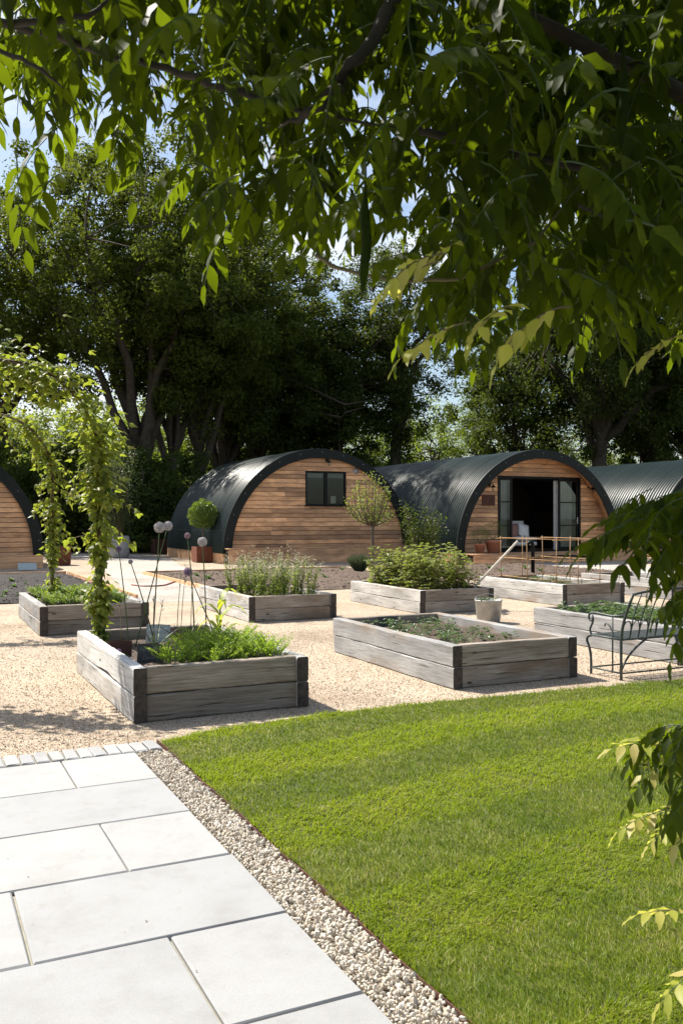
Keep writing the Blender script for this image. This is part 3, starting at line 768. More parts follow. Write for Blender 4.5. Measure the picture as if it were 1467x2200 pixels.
def corn_plant(base, s):
    t = thing('sweetcorn_plant', 'young sweetcorn plant with long yellow green leaves by the alliums', 'sweetcorn', base)
    MB().tube([(0, 0, -.02), (.01, 0, .2 * s), (.0, .01, .42 * s)], [.012, .01, .005], 6).build('stem', M['stem'], t)
    for k in range(7):
        a = k * 2.2 + .4; z0 = (.05 + .05 * k) * s; L = rnd(.28, .4) * s; m = MB(); n = 8
        d = Vector((math.cos(a), math.sin(a), 0)); sd_ = Vector((-d.y, d.x, 0)); b = []
        for i in range(n + 1):
            q = i / n; p = Vector((0, 0, z0)) + d * (L * q * .75) + Vector((0, 0, L * (1.25 * q - 1.25 * q * q)))
            w = .028 * s * math.sin(math.pi * min(1, q * .8 + .2)) * (1 - q ** 3) + .001
            m.v += [tuple(p - sd_ * w + Vector((0, 0, .004 * math.sin(i * 2.3)))), tuple(p - Vector((0, 0, .006))), tuple(p + sd_ * w + Vector((0, 0, .004 * math.sin(i * 1.9 + 1))))]
        for i in range(n):
            for j in (0, 1): m.face([i * 3 + j, i * 3 + j + 1, i * 3 + 4 + j, i * 3 + 3 + j], 0, True)
        m.build('leaf', M['corn'], t)
corn_plant(bedpt(1.28, 1.75), 1.25)
# thin dry seed stalks in the bed
for k, (du, dv, h) in enumerate([(.95, 2.2, .75), (1.02, 2.3, .8), (1.15, 2.35, .62), (.55, 1.6, .55), (.62, 1.75, .48), (.25, 1.6, .5)]):
    m = MB(); x, y = rnd(-.06, .06), rnd(-.06, .06)
    m.tube([(0, 0, 0), (x * .4, y * .4, h * .5), (x, y, h)], [.0045, .004, .003], 5)
    for q in range(5):
        a = rnd(0, 6.28); m.leaf((x * .9, y * .9, h * rnd(.75, 1)), (math.cos(a), math.sin(a), 1.5), (0, 0, 1), .05, .012)
    for q in range(2):
        a = rnd(0, 6.28); m.leaf((0, 0, .02), (math.cos(a), math.sin(a), .9), (0, 0, 1), .32, .02)
    tag(m.build('dry_stalk', M['drystem' if k % 2 else 'stem'], None, bedpt(du, dv)), 'thin withered stalk among the alliums in the near bed', 'stalk', 'withered stalks in the near bed')
def slate(label, loc, rz, tilt, w, h, mat, lines, tcol='chalk', skew=0.08):
    t = thing('slate_sign', label, 'sign', loc, rz)
    m = MB(); n = 8; y0, y1 = 0.0, 0.012
    out = [(-w / 2, 0), (w / 2 * .98, -.004), (w / 2 + skew * .2, h * .96), (w * .1, h), (-w / 2 + .01, h * .985)]
    k = len(out); m.v = [(x, y0, z) for x, z in out] + [(x, y1, z) for x, z in out]
    m.face(list(range(k))); m.face(list(range(k, 2 * k))[::-1])
    for i in range(k): m.face([i, i + k, (i + 1) % k + k, (i + 1) % k])
    pl = m.build('slate', mat, t, (0, 0, 0), (-tilt, 0, 0))
    for (txt, x, z, size) in lines:
        cu = bpy.data.curves.new('lettering', 'FONT'); cu.body = txt; cu.size = size; cu.shear = 0.25; cu.offset = 0.0003; cu.resolution_u = 2
        tmp = bpy.data.objects.new('tmp', cu); COL.objects.link(tmp)
        bpy.context.view_layer.update()
        me = bpy.data.meshes.new_from_object(tmp.evaluated_get(bpy.context.evaluated_depsgraph_get()))
        bpy.data.objects.remove(tmp)
        for vv in me.vertices: vv.co.y += 0.06 * vv.co.x + size * 0.03 * math.sin(vv.co.x * 60)
        me.materials.clear(); me.materials.append(M[tcol])
        link('lettering', me, pl, (x, -0.0015, z), (math.pi / 2, 0, 0))
    return t
slate('pale grey slate chalked with the name of the sweetcorn, among allium stems', PX(338, 1380, .32), math.radians(4), .12, .245, .19, M['slate_grey'], [('Rainbow', -.105, .115, .058), ('Sweetcorn', -.115, .05, .056)])
slate('black slate with faint chalk writing beside the carrot tops', PX(322, 1428, .32), math.radians(2), .15, .235, .19, M['slate_black'], [('Paris M', -.10, .115, .052), ('Carrot', -.07, .045, .046)], 'chalk_faint', skew=-.04)
slate('small black slate at the back of the bed by the lawn', UV(beds_uv[1][0] + .62, beds_uv[1][1] + 2.40, .30), TH + math.radians(-4), .35, .26, .13, M['slate_black'], [])
p = PX(60, 1226); slate('dark slate lying at the rim of the dark soil border', UV(*touv(p), .03), TH, .9, .55, .32, M['slate_grey'], [])
mm = MB().box(-.11, .11, 0, .01, 0, .16).build('rusty_plate', M['corten_dark'], None, PX(258, 1413, .31), (-.15, 0, math.radians(6)))
tag(mm, 'rusty brown metal plate standing in the soil beside the hop stem', 'plate')

# ------------------------------------------------------------------ huts
R, ZB = 3.85, 0.36
W2 = R
def roof_mesh(L, y0):
    """corrugated half barrel; corrugations run round the arch; a lap joint about every metre"""
    na = 40
    pitch = 0.15; ns = int(L / pitch * 6); ys = np.linspace(y0, L, ns)
    band = ((ys - y0) // 1.05).astype(int) % 2
    rr = R + 0.024 * np.sin((ys - y0) / pitch * 2 * math.pi) + 0.009 * band
    a = np.linspace(math.pi, 0, na)
    A, Yy = np.meshgrid(a, ys, indexing='ij')
    RR = np.broadcast_to(rr, A.shape)
    out = np.stack([R + RR * np.cos(A), Yy, ZB + RR * np.sin(A)], -1).reshape(-1, 3)
    i = np.arange(na * ns).reshape(na, ns)
    Fo = np.stack([i[:-1, :-1], i[:-1, 1:], i[1:, 1:], i[1:, :-1]], -1).reshape(-1, 4)
    return big_mesh('roof', out, Fo, M['steel_green'], smooth=True)
def arch_ring(m, r0, r1, y0, y1, n=48, mi=0):
    b = len(m.v)
    for i in range(n + 1):
        a = math.pi * i / n; c, s_ = math.cos(a), math.sin(a)
        m.v += [(R + r0 * c, y0, ZB + r0 * s_), (R + r1 * c, y0, ZB + r1 * s_), (R + r1 * c, y1, ZB + r1 * s_), (R + r0 * c, y1, ZB + r0 * s_)]
    for i in range(n):
        for j in range(4):
            j2 = (j + 1) % 4
            m.face([b + i * 4 + j, b + i * 4 + j2, b + (i + 1) * 4 + j2, b + (i + 1) * 4 + j], mi, j in (1, 3))
    return m
def row_segs(z0, z1, rin, opens, joints):
    """x-ranges of one board row: list of (xl_bottom, xl_top, xr_bottom, xr_top)"""
    hw = lambda z: math.sqrt(max(0.0004, rin * rin - (z - ZB) ** 2))
    segs = [(R - hw(z0), R - hw(z1), R + hw(z0), R + hw(z1))]
    for (ox0, ox1, oz0, oz1) in opens:
        if z1 > oz0 + .001 and z0 < oz1 - .001:
            ns = []
            for (a, b, c, d) in segs:
                if a < ox0 and c > ox1: ns += [(a, b, ox0, ox0), (ox1, ox1, c, d)]
                else: ns.append((a, b, c, d))
            segs = ns
    for x in joints:
        ns = []
        for (a, b, c, d) in segs:
            if max(a, b) + .25 < x < min(c, d) - .25: ns += [(a, b, x - .0015, x - .0015), (x + .0015, x + .0015, c, d)]
            else: ns.append((a, b, c, d))
        segs = ns
    return segs
def gable(t, y, opens, ztop_lines, label=None, rowh=0.163):
    rin = R - 0.10
    zs = [ZB - .02]
    cuts = sorted(set(ztop_lines))
    while zs[-1] < ZB + rin - .10:
        z = zs[-1] + rowh
        for c in cuts:
            if zs[-1] + .03 < c < z - 0.0: z = c
            elif abs(z - c) < .05: z = c
        zs.append(min(z, ZB + rin - .01))
    for z0, z1 in zip(zs[:-1], zs[1:]):
        for (a, b, c, d) in row_segs(z0, z1, rin, opens, [R + rnd(-2.6, 2.6) for _ in range(2)]):
            m = MB(); e = .016; yo = y + rnd(-.004, .004); th = .022
            xc = (a + c) / 2; zc = z0
            P = lambda x, yy, z: (x - xc, yy - yo, z - zc)
            # lower edge stands a little proud of the board below
            m.hexa([P(a, yo - .016, z0 + e), P(c, yo - .016, z0 + e), P(c, yo + th, z0 + e), P(a, yo + th, z0 + e), P(b, yo, z1), P(d, yo, z1), P(d, yo + th, z1), P(b, yo + th, z1)])
            m.build('plank', M['cedar'], t, (xc, yo, zc))
    m = MB()
    zz = list(np.arange(ZB - .02, ZB + rin - .05, .3)) + [ZB + rin - .02]
    for c in cuts: zz.append(c)
    zz = sorted(zz)
    for z0, z1 in zip(zz[:-1], zz[1:]):
        if z1 - z0 < .004: continue
        for (a, b, c, d) in row_segs(z0, z1, rin, opens, []):
            m.hexa([(a, y + .03, z0), (c, y + .03, z0), (c, y + .09, z0), (a, y + .09, z0), (b, y + .03, z1), (d, y + .03, z1), (d, y + .09, z1), (b, y + .09, z1)])
    m.build('inner_wall', M['backing'], t)
def deck(t, x0, x1, depth, ztop, boards=2, step=None):
    n = max(2, int(depth / .14))
    for k in range(n):
        y0 = -depth + k * depth / n
        MB().box(x0, x1, y0 + .003, y0 + depth / n - .003, ztop - .03, ztop).build('deck_board', M['deckwood'], t)
    h = (ztop - .035) / boards
    for k in range(boards):
        xs = [x0 + .02] + sorted(rnd(x0 + 1, x1 - 1) for _ in range(2)) + [x1 - .02]
        for a, b in zip(xs[:-1], xs[1:]):
            MB().box(-(b - a) / 2 + .002, (b - a) / 2 - .002, 0, .025, .003, h - .003).build('deck_fascia_board', M['deckwood'], t, ((a + b) / 2, -depth + .015, k * h))
    MB().box(x0 + .05, x1 - .05, -depth + .05, -.01, 0.0, ztop - .04).build('deck_frame', M['backing'], t)
def screws(t, y, L):
    m = MB()
    for k in range(13):
        a = math.pi * (k + .6) / 13.2
        c = Vector((R + (R - .12) * math.cos(a), y - .012, ZB + (R - .12) * math.sin(a)))
        m.hexa([c + Vector(q) * .010 for q in ((-1, -1, -1), (1, -1, -1), (1, 1, -1), (-1, 1, -1), (-1, -1, 1), (1, -1, 1), (1, 1, 1), (-1, 1, 1))])
    for ang in (math.radians(168), math.radians(152)):
        yy = .25
        while yy < L - .2:
            c = Vector((R + (R + .024) * math.cos(ang), yy, ZB + (R + .024) * math.sin(ang)))
            m.hexa([c + Vector(q) * .009 for q in ((-1, -1, -1), (1, -1, -1), (1, 1, -1), (-1, 1, -1), (-1, -1, 1), (1, -1, 1), (1, 1, 1), (-1, 1, 1))]); yy += .19
    m.build('roof_bolts', M['screw'], t)
def wall_lamp(t, x, y, z, s=1.0):
    m = MB(); m.tube([(x, y, z), (x, y - .05 * s, z + .02 * s), (x, y - .15 * s, z + .06 * s), (x, y - .21 * s, z + .02 * s), (x, y - .22 * s, z - .03 * s)], .014 * s, 6)
    m.lathe([(.05 * s, z - .06 * s), (.06 * s, z + .02 * s), (.04 * s, z + .06 * s)], 12, 0, (x, y - .0))
    m.lathe([(.03 * s, z - .02 * s), (.07 * s, z - .06 * s), (.085 * s, z - .10 * s)], 14, 0, (x, y - .22 * s))
    o = m.build('wall_lamp', M['black'], t)
    g = MB(); g.lathe([(.045 * s, z - .09 * s), (.05 * s, z - .17 * s), (.035 * s, z - .21 * s), (.001, z - .215 * s)], 12, 0, (x, y - .22 * s)); g.build('lamp_glass', M['glass'], o)
def hut(label, origin, L, recess, kind, deck_depth, deck_z):
    t = thing('arched_hut', label, 'hut', origin, TH, 'arched timber and steel huts')
    link('roof', roof_mesh(L, -.05), t)
    m = MB(); arch_ring(m, R - .33, R + .012, -.09, -.03); m.build('fascia', M['fascia'], t)
    if recess > .2:
        m = MB(); arch_ring(m, R - .14, R - .10, -.03, recess + .05); m.build('soffit', M['cedar'], t)
    screws(t, -.09, L)
    m = MB(); m.box(.02, .10, 0, L, 0, ZB + .02); m.box(2 * R - .10, 2 * R - .02, 0, L, 0, ZB + .02); m.build('plinth', M['deckwood'], t)
    # back gable and floor
    m = MB(); m.v = [(R, L - .06, ZB)] + [(R + (R - .02) * math.cos(a), L - .06, ZB + (R - .02) * math.sin(a)) for a in np.linspace(0, math.pi, 33)]
    for i in range(1, 33): m.face([0, i, i + 1])
    m.v += [(.1, L - .06, 0), (2 * R - .1, L - .06, 0), (2 * R - .1, L - .06, ZB), (.1, L - .06, ZB)]; q = len(m.v); m.face([q - 4, q - 3, q - 2, q - 1])
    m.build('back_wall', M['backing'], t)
    MB().box(.12, 2 * R - .12, recess + .02, L - .08, ZB - .06, ZB - .021).build('floor', M['deckwood'], t)
    deck(t, .05, 2 * R - .05, deck_depth, deck_z, 2)
    opens = []
    if kind == 'window':
        wx0, wx1, wz0, wz1 = R - .62, R + 1.05, 2.10, 3.38
        opens = [(wx0, wx1, wz0, wz1)]
        gable(t, recess, opens, [wz0, wz1])
        w = thing('window', None, None); w.parent = t
        m = MB(); f = .055
        y0, y1 = recess - .03, recess + .06
        m.box(wx0, wx0 + f, y0, y1, wz0, wz1); m.box(wx1 - f, wx1, y0, y1, wz0, wz1)
        m.box(wx0 + f, wx1 - f, y0, y1, wz0, wz0 + f); m.box(wx0 + f, wx1 - f, y0, y1, wz1 - f, wz1)
        xm = (wx0 + wx1) / 2; m.box(xm - .06, xm + .06, y0 + .004, y1 - .004, wz0 + f, wz1 - f)
        m.box(wx0 - .05, wx1 + .05, y0 - .04, y0 - .002, wz0 - .03, wz0 + .012)
        m.build('window_frame', M['black'], w)
        for a, b in ((wx0 + f, xm - .06), (xm + .06, wx1 - f)):
            MB().box(a, b, recess + .015, recess + .022, wz0 + f, wz1 - f).build('pane', M['glass'], w)
            bm_ = MB()
            for q in range(5): bm_.hexa([(a + .02, recess + .07, wz1 - f - .035 * (q + 1)), (b - .02, recess + .07, wz1 - f - .035 * (q + 1)), (b - .02, recess + .095, wz1 - f - .035 * q - .012), (a + .02, recess + .095, wz1 - f - .035 * q - .012), (a + .02, recess + .073, wz1 - f - .035 * (q + 1) + .006), (b - .02, recess + .073, wz1 - f - .035 * (q + 1) + .006), (b - .02, recess + .098, wz1 - f - .035 * q - .006), (a + .02, recess + .098, wz1 - f - .035 * q - .006)])
            bm_.build('blind', M['white'], w)
        MB().box(xm + .22, xm + .43, recess + .035, recess + .038, wz0 + f + .03, wz0 + f + .31).build('paper_notice', M['white'], w)
        wall_lamp(t, R + .25, recess, 3.80, 1.0)
        m = MB(); m.lathe([(.001, 0), (.10, 0), (.12, .03), (.12, .05)], 18); o = m.build('round_vent', M['galv'], t, (R + 1.47, recess - .055, 3.42), (-math.pi / 2, 0, 0))
        MB().box(wx0 - .8, wx1 + .8, recess + 1.2, recess + 1.25, 1.2, 2.5).build('partition', M['backing'], t)
    elif kind == 'door':
        dx0, dx1, dz0, dz1 = R - 1.62, R + 2.35, ZB - .02, 3.22
        opens = [(dx0, dx1, dz0, dz1)]
        gable(t, recess, opens, [dz1])
        y0, y1 = recess - .03, recess + .10
        fr = MB(); f = .07
        fr.box(dx0, dx0 + f, y0, y1, dz0, dz1); fr.box(dx1 - f, dx1, y0, y1, dz0, dz1); fr.box(dx0 + f, dx1 - f, y0, y1, dz1 - f, dz1); fr.box(dx0 + f, dx1 - f, y0, y1, dz0, dz0 + .05)
        fr.build('door_frame', M['black'], t)
        def leaf(x, w, ang, yy, handle=False):
            d = thing('door_leaf', None, None); d.parent = t; d.location = (x, yy, 0); d.rotation_euler = (0, 0, ang)
            m = MB(); s_ = .075; z0, z1 = dz0 + .055, dz1 - f - .005
            m.box(0, s_, 0, .05, z0, z1); m.box(w - s_, w, 0, .05, z0, z1); m.box(s_, w - s_, 0, .05, z0, z0 + .11); m.box(s_, w - s_, 0, .05, z1 - s_, z1)
            zs = [z0 + .11, z0 + .95, z0 + 1.85, z1 - s_]
            for q in zs[1:3]: m.box(s_, w - s_, .003, .047, q - .02, q + .02)
            m.build('door_frame_rails', M['black'], d)
            for a, b in zip(zs[:-1], zs[1:]): MB().box(s_, w - s_, .022, .028, a + (.02 if a > zs[0] else 0), b - (.02 if b < zs[3] else 0)).build('pane', M['glass'], d)
            if handle:
                h = MB(); zc = z0 + 1.15; h.box(w - .055, w - .02, -.012, -.001, zc - .14, zc + .12); h.tube([(w - .037, -.012, zc), (w - .037, -.05, zc), (w - .15, -.05, zc)], .012, 6); h.build('handle', M['screw'], d)
        leaf(dx0 + f, .62, 0.0, recess + .02)
        leaf(dx0 + f + .63, .60, math.radians(78), recess + .03)
        leaf(dx1 - f - .98, .96, 0.0, recess + .02, True)
        # curtains
        def curt(xa, xb, yy, nf):
            m = MB(); n = nf * 8
            for i in range(n + 1):
                q = i / n; x = xa + (xb - xa) * q; yo = yy + .035 * math.sin(q * nf * 6.283) + .01 * math.sin(q * 31)
                m.v += [(x, yo, dz0 + .04), (x + .01 * math.sin(i), yo * 1.0, dz1 - .12)]
            for i in range(n): m.face([2 * i, 2 * i + 2, 2 * i + 3, 2 * i + 1], 0, True)
            m.build('curtain', M['curtain'], t)
        curt(dx0 + .1, dx0 + .55, recess + .22, 6)
        curt(dx1 - 1.15, dx1 - .25, recess + .22, 9)
        m = MB().tube([(dx0, recess + .22, dz1 - .1), (dx1, recess + .22, dz1 - .1)], .015, 6); m.build('curtain_rail', M['black'], t)
        wall_lamp(t, dx0 - .38, recess, 2.88, 1.15); wall_lamp(t, dx1 + .42, recess, 2.88, 1.15)
        MB().box(dx0 - .72, dx0 - .14, recess - .03, recess - .01, 2.10, 2.50).build('plaque', M['corten_dark'], t)
        # partition wall behind keeps the room to a plausible depth
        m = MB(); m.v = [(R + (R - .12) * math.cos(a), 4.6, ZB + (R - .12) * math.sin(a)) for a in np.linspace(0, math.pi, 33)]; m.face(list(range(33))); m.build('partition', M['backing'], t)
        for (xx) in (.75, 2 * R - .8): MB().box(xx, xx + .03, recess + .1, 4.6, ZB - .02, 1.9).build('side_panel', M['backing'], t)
    else:
        gable(t, recess, [], [])
    return t
random.seed(21)
D2 = PX(487, 1213); D3 = PX(1016, 1213)
vdir = UV(0, 1)
ud = UV(1, 0)
O2 = D2 + vdir * .45; O2.z = 0
O3 = D3 + vdir * .95 - ud * .1; O3.z = 0
H1R = PX(98, 1220); O1 = H1R + vdir * .45 - ud * 2 * R; O1.z = 0
O4 = O3 + ud * 9.7; O4.z = 0
hut('arched hut with cedar gable, small black window and dark corrugated roof', O2, 7.6, .06, 'window', .5, .56)
hut3 = hut('arched hut with open black glazed doors and terracotta pots on its deck', O3, 13.5, .55, 'door', 1.05, .36)
hut('arched hut mostly out of view beyond the hop arches, plain cedar gable', O1, 7.6, .06, 'plain', .5, .42)
hut('arched corrugated hut half hidden behind vine leaves, next to the open doored hut', O4, 13.5, .5, 'plain', 1.0, .36)
def inhut(x, y, z): return O3 + ud * x + vdir * y + Vector((0, 0, z))
# armchair and cushions seen through the open door
def cushion(m, x0, x1, y0, y1, z0, z1, puff=.25):
    n = 8; b = len(m.v)
    for s_ in (0, 1):
        for i in range(n + 1):
            for j in range(n + 1):
                a, c = i / n, j / n; e = (math.sin(math.pi * a) * math.sin(math.pi * c)) ** .45 if 0 < i < n and 0 < j < n else 0
                zm = (z0 + z1) / 2; m.v.append((x0 + (x1 - x0) * a, y0 + (y1 - y0) * c, zm + (1 if s_ else -1) * (z1 - z0) / 2 * max(e, puff)))
    k = (n + 1) ** 2
    for s_ in (0, 1):
        for i in range(n):
            for j in range(n):
                q = [b + s_ * k + i * (n + 1) + j, b + s_ * k + (i + 1) * (n + 1) + j, b + s_ * k + (i + 1) * (n + 1) + j + 1, b + s_ * k + i * (n + 1) + j + 1]
                m.face(q if s_ else q[::-1], 0, True)
    rim = [i * (n + 1) for i in range(n + 1)] + [n * (n + 1) + j for j in range(1, n + 1)] + [i * (n + 1) + n for i in range(n - 1, -1, -1)] + [j for j in range(n - 1, 0, -1)]
    for i in range(len(rim)):
        a, c = rim[i], rim[(i + 1) % len(rim)]; m.face([b + a, b + c, b + k + c, b + k + a], 0, True)
    return m
ch = thing('armchair', 'cream upholstered armchair just inside the open hut door', 'armchair', inhut(R + .05, 1.40, ZB - .02), TH)
cushion(MB(), -.5, .5, -.42, .42, .18, .40, .6).build('base', M['cream'], ch)
cushion(MB(), -.48, .48, -.44, .40, .38, .60, .5).build('seat_cushion', M['cream'], ch)
cushion(MB(), -.5, .5, -.45, .45, 0, .2, .6).build('backrest', M['cream'], ch, (0, .46, .70), (math.radians(75), 0, 0))
for x in (-.42, .42): MB().box(x - .03, x + .03, -.3, -.24, 0, .2).build('leg', M['black'], ch)
for x in (-.42, .42): MB().box(x - .03, x + .03, .24, .30, 0, .2).build('leg', M['black'], ch)
tag(cushion(MB(), -.26, .26, -.26, .26, -.08, .08, .12).build('cushion', M['pink'], None, inhut(R - .14, 1.55, ZB + .80), (math.radians(72), 0, TH)), 'dusky pink cushion on the cream armchair', 'cushion')
tag(cushion(MB(), -.26, .26, -.26, .26, -.08, .08, .12).build('cushion', M['white'], None, inhut(R + .30, 1.48, ZB + .79), (math.radians(70), math.radians(14), TH)), 'white cushion propped on the cream armchair', 'cushion')
# terracotta pots on the deck
def shrublet(m, n, rx, rz, zc, lf, lw, mi, up=.3):
    for k in range(n):
        d = Vector((random.gauss(0, 1), random.gauss(0, 1), random.gauss(0, 1))).normalized() * rnd(.35, 1) ** .5
        p = Vector((d.x * rx, d.y * rx, zc + d.z * rz)); dd = Vector((d.x, d.y, d.z + up + rnd(-.3, .3)))
        m.leaf(p, dd, (rnd(-1, 1), rnd(-1, 1), 1), lf * rnd(.7, 1.3), lw * rnd(.7, 1.3), mi)
def pot(x, y, r, h, label, plabel, pr):
    b = inhut(x, y, .36)
    o = MB().lathe([(.001, .0), (r * .72, .0), (r * .95, h * .8), (r * 1.08, h * .8), (r * 1.1, h), (r * .95, h), (r * .9, h * .85), (.001, h * .85)], 22).build('terracotta_pot', M['terracotta'], None, b)
    tag(o, label, 'pot')
    t = thing('potted_shrub', plabel, 'shrub', b + Vector((0, 0, h * .86)))
    m = MB(); 
    for k in range(9):
        a = k * .7; m.tube([(0, 0, -.02), (math.cos(a) * pr * .4, math.sin(a) * pr * .4, pr * .8)], .006, 4)
    m.build('stem', M['drystem'], t)
    m = MB(); shrublet(m, 900, pr, pr * .95, pr * .9, .06, .012, 0, .5); tag(m.build('foliage', M['bay'], t), kind='stuff')
pot(.78, -.38, .20, .36, 'small terracotta pot on the hut deck', 'green shrub in the small terracotta pot on the deck', .33)
pot(1.33, -.42, .29, .48, 'large terracotta pot on the hut deck', 'green shrub in the large terracotta pot on the deck', .42)

# ------------------------------------------------------------------ planters, topiary, small trees, shrubs by the huts
def square_planter(label, loc, w, h, mat, rz=TH):
    t = thing('steel_planter', label, 'planter', loc, rz)
    m = MB(); th = .02; o = w / 2
    m.box(-o, o, -o, -o + th, .03, h); m.box(-o, o, o - th, o, .03, h); m.box(-o, -o + th, -o + th, o - th, .03, h); m.box(o - th, o, -o + th, o - th, .03, h); m.box(-o + th, o - th, -o + th, o - th, .03, .06)
    m.build('box', mat, t)
    for (a, b) in ((-1, -1), (1, -1), (-1, 1), (1, 1)): MB().box(a * o * .8 - .03, a * o * .8 + .03, b * o * .8 - .03, b * o * .8 + .03, 0, .03).build('foot', M['corten_dark'], t)
    MB().box(-o + th, o - th, -o + th, o - th, h - .12, h - .06).build('soil', M['soil'], t)
    return t
random.seed(31)
pt = PX(436, 1208); square_planter('rusty orange steel planter holding the ball topiary', pt, .66, .58, M['corten'])
square_planter('dark rusty planter in shade behind the windowed hut corner', PX(347, 1190), .8, .68, M['corten_dark'])
square_planter('rusty planter partly hidden by the far hop stem beside a hut', PX(130, 1214), .62, .66, M['corten'])
tp = thing('ball_topiary', 'clipped ball topiary tree on a bare stem in rusty planter', 'topiary', pt + Vector((0, 0, .50)))
zc = PD(432, 1105, pt.y).z - .50
MB().tube([(0, 0, -.03), (.015, 0, .4), (-.01, .01, .8), (0, 0, zc)], [.035, .03, .028, .02], 8).build('trunk', M['bark_pale'], tp)
m = MB()
m.lathe([(.001, zc - .36), (.25, zc - .27), (.36, zc), (.25, zc + .27), (.001, zc + .36)], 10)
for k in range(3000):
    d = Vector((random.gauss(0, 1), random.gauss(0, 1), random.gauss(0, 1))).normalized(); r = rnd(.38, .51) + .05 * math.sin(d.x * 9 + 2) * math.sin(d.z * 8)
    m.leaf(d * r * Vector((1, 1, 1)).x + Vector((0, 0, zc)), d + Vector((rnd(-.8, .8), rnd(-.8, .8), rnd(-.5, .9))), d + Vector((rnd(-.5, .5), rnd(-.5, .5), .3)), rnd(.07, .11), rnd(.03, .045), 0)
tag(m.build('crown', M['bay'], tp), kind='stuff')
# pale round pot with an olive-like bush
pp = PX(255, 1198)
tag(MB().lathe([(.001, 0), (.37, 0), (.43, .05), (.455, .45), (.44, .86), (.415, .90), (.39, .86), (.001, .82)], 32).build('concrete_pot', M['concrete'], None, pp), 'large pale concrete pot at the end of the gravel path', 'pot')
ob = thing('potted_bush', 'airy bush with pale bare stems in the concrete pot', 'bush', pp + Vector((0, 0, .80)))
m = MB(); lv = MB()
for k in range(14):
    a = rnd(0, 6.28); sp = rnd(.2, .75); h = rnd(1.6, 3.9)
    pts = [Vector((rnd(-.14, .14), rnd(-.14, .14), -.03))]
    for q in range(1, 6): pts.append(Vector((math.cos(a) * sp * (q / 5) ** .8 + rnd(-.06, .06), math.sin(a) * sp * (q / 5) ** .8 + rnd(-.06, .06), h * q / 5)))
    m.tube(pts, [.035, .03, .026, .02, .014, .006], 5)
    for q in range(420):
        tt = rnd(.2, 1); i = min(4, int(tt * 5)); p = pts[i].lerp(pts[i + 1], tt * 5 - i) + Vector((random.gauss(0, .24), random.gauss(0, .24), random.gauss(0, .16)))
        lv.leaf(p, (rnd(-1, 1), rnd(-1, 1), rnd(-.3, 1)), (rnd(-1, 1), rnd(-1, 1), 1), rnd(.08, .13), rnd(.03, .05))
m.build('stems', M['drystem'], ob); tag(lv.build('foliage', M['greyleaf'], ob), kind='stuff')
# standard fruit tree before hut 2
ft = PX(800, 1223); t = thing('standard_fruit_tree', 'young fruit tree with bare trunk and upright twiggy crown before windowed hut', 'tree', ft)
Yf = ft.y; s_ = Yf / F
m = MB(); m.tube([(0, 0, -.03), (.01, 0, .6), (.0, 0, 1.2), (.01, 0, 94 * s_)], [.055, .05, .048, .05], 8)
lv = MB(); z0 = 94 * s_
for (dx, h) in [(-52, 60), (-30, 98), (-14, 110), (0, 116), (14, 108), (26, 96), (34, 85), (-40, 85), (6, 100), (38, 30), (-20, 70), (20, 74)]:
    x = dx * s_; y = rnd(-.45, .45); zt = z0 + h * s_
    pts = [Vector((.01, 0, z0 - .03)), Vector((x * .55, y * .5, z0 + (zt - z0) * .16)), Vector((x * .85, y * .85, z0 + (zt - z0) * .42)), Vector((x * .98, y, z0 + (zt - z0) * .7)), Vector((x, y, zt))]
    m.tube(pts, [.03, .024, .018, .012, .005], 5)
    for q in range(105):
        tt = rnd(.12, 1); i = min(3, int(tt * 4)); p = pts[i].lerp(pts[i + 1], tt * 4 - i) + Vector((random.gauss(0, .07), random.gauss(0, .07), random.gauss(0, .05)))
        lv.leaf(p, (rnd(-1, 1), rnd(-1, 1), rnd(-.2, 1)), (rnd(-1, 1), rnd(-1, 1), 1), rnd(.06, .10), rnd(.035, .05))
m.build('trunk', M['bark_pale'], t); tag(lv.build('crown', M['herb'], t), kind='stuff')
# lavender
lp = PX(772, 1232)
t = thing('lavender_bush', 'rounded grey green lavender bush beside the fruit tree', 'lavender', lp)
m = MB()
for k in range(520):
    a = rnd(0, 6.28); r = rnd(0, 1) ** .5 * .17; e = Vector((math.cos(a) * r * 1.9, math.sin(a) * r * 1.9, .66 - r * 1.0 + rnd(-.1, .05)))
    m.leaf((math.cos(a) * r * .5, math.sin(a) * r * .5, .0), e, (rnd(-1, 1), rnd(-1, 1), .2), e.length, .028)
tag(m.build('foliage', M['lavender'], t), kind='stuff')
# white flowering shrubs against hut sides
def white_shrub(label, loc, rx, h, n):
    t = thing('flowering_shrub', label, 'shrub', loc)
    m = MB(); lv = MB()
    for k in range(10):
        a = rnd(0, 6.28); sp = rnd(.3, 1) * rx; hh = h * rnd(.6, 1)
        pts = [Vector((rnd(-.1, .1), rnd(-.1, .1), -.03)), Vector((math.cos(a) * sp * .5, math.sin(a) * sp * .5, hh * .5)), Vector((math.cos(a) * sp * .85, math.sin(a) * sp * .85, hh))]
        m.tube(pts, [.025, .018, .006], 5)
        for q in range(n // 10):
            tt = rnd(.15, 1); i = 0 if tt < .5 else 1; p = pts[i].lerp(pts[i + 1], tt * 2 - i) + Vector((random.gauss(0, .17), random.gauss(0, .17), random.gauss(0, .16)))
            lv.leaf(p, (rnd(-1, 1), rnd(-1, 1), rnd(-.3, .8)), (rnd(-1, 1), rnd(-1, 1), 1), rnd(.08, .13), rnd(.045, .065), 0)
            if random.random() < .045:
                for w in range(3): lv.leaf(p, (rnd(-1, 1), rnd(-1, 1), rnd(-.3, .8)), (rnd(-1, 1), rnd(-1, 1), 1), .05, .045, 1)
    m.build('stems', M['bark'], t); tag(lv.build('foliage', [M['darkleaf'], M['flower_w']], t), kind='stuff')
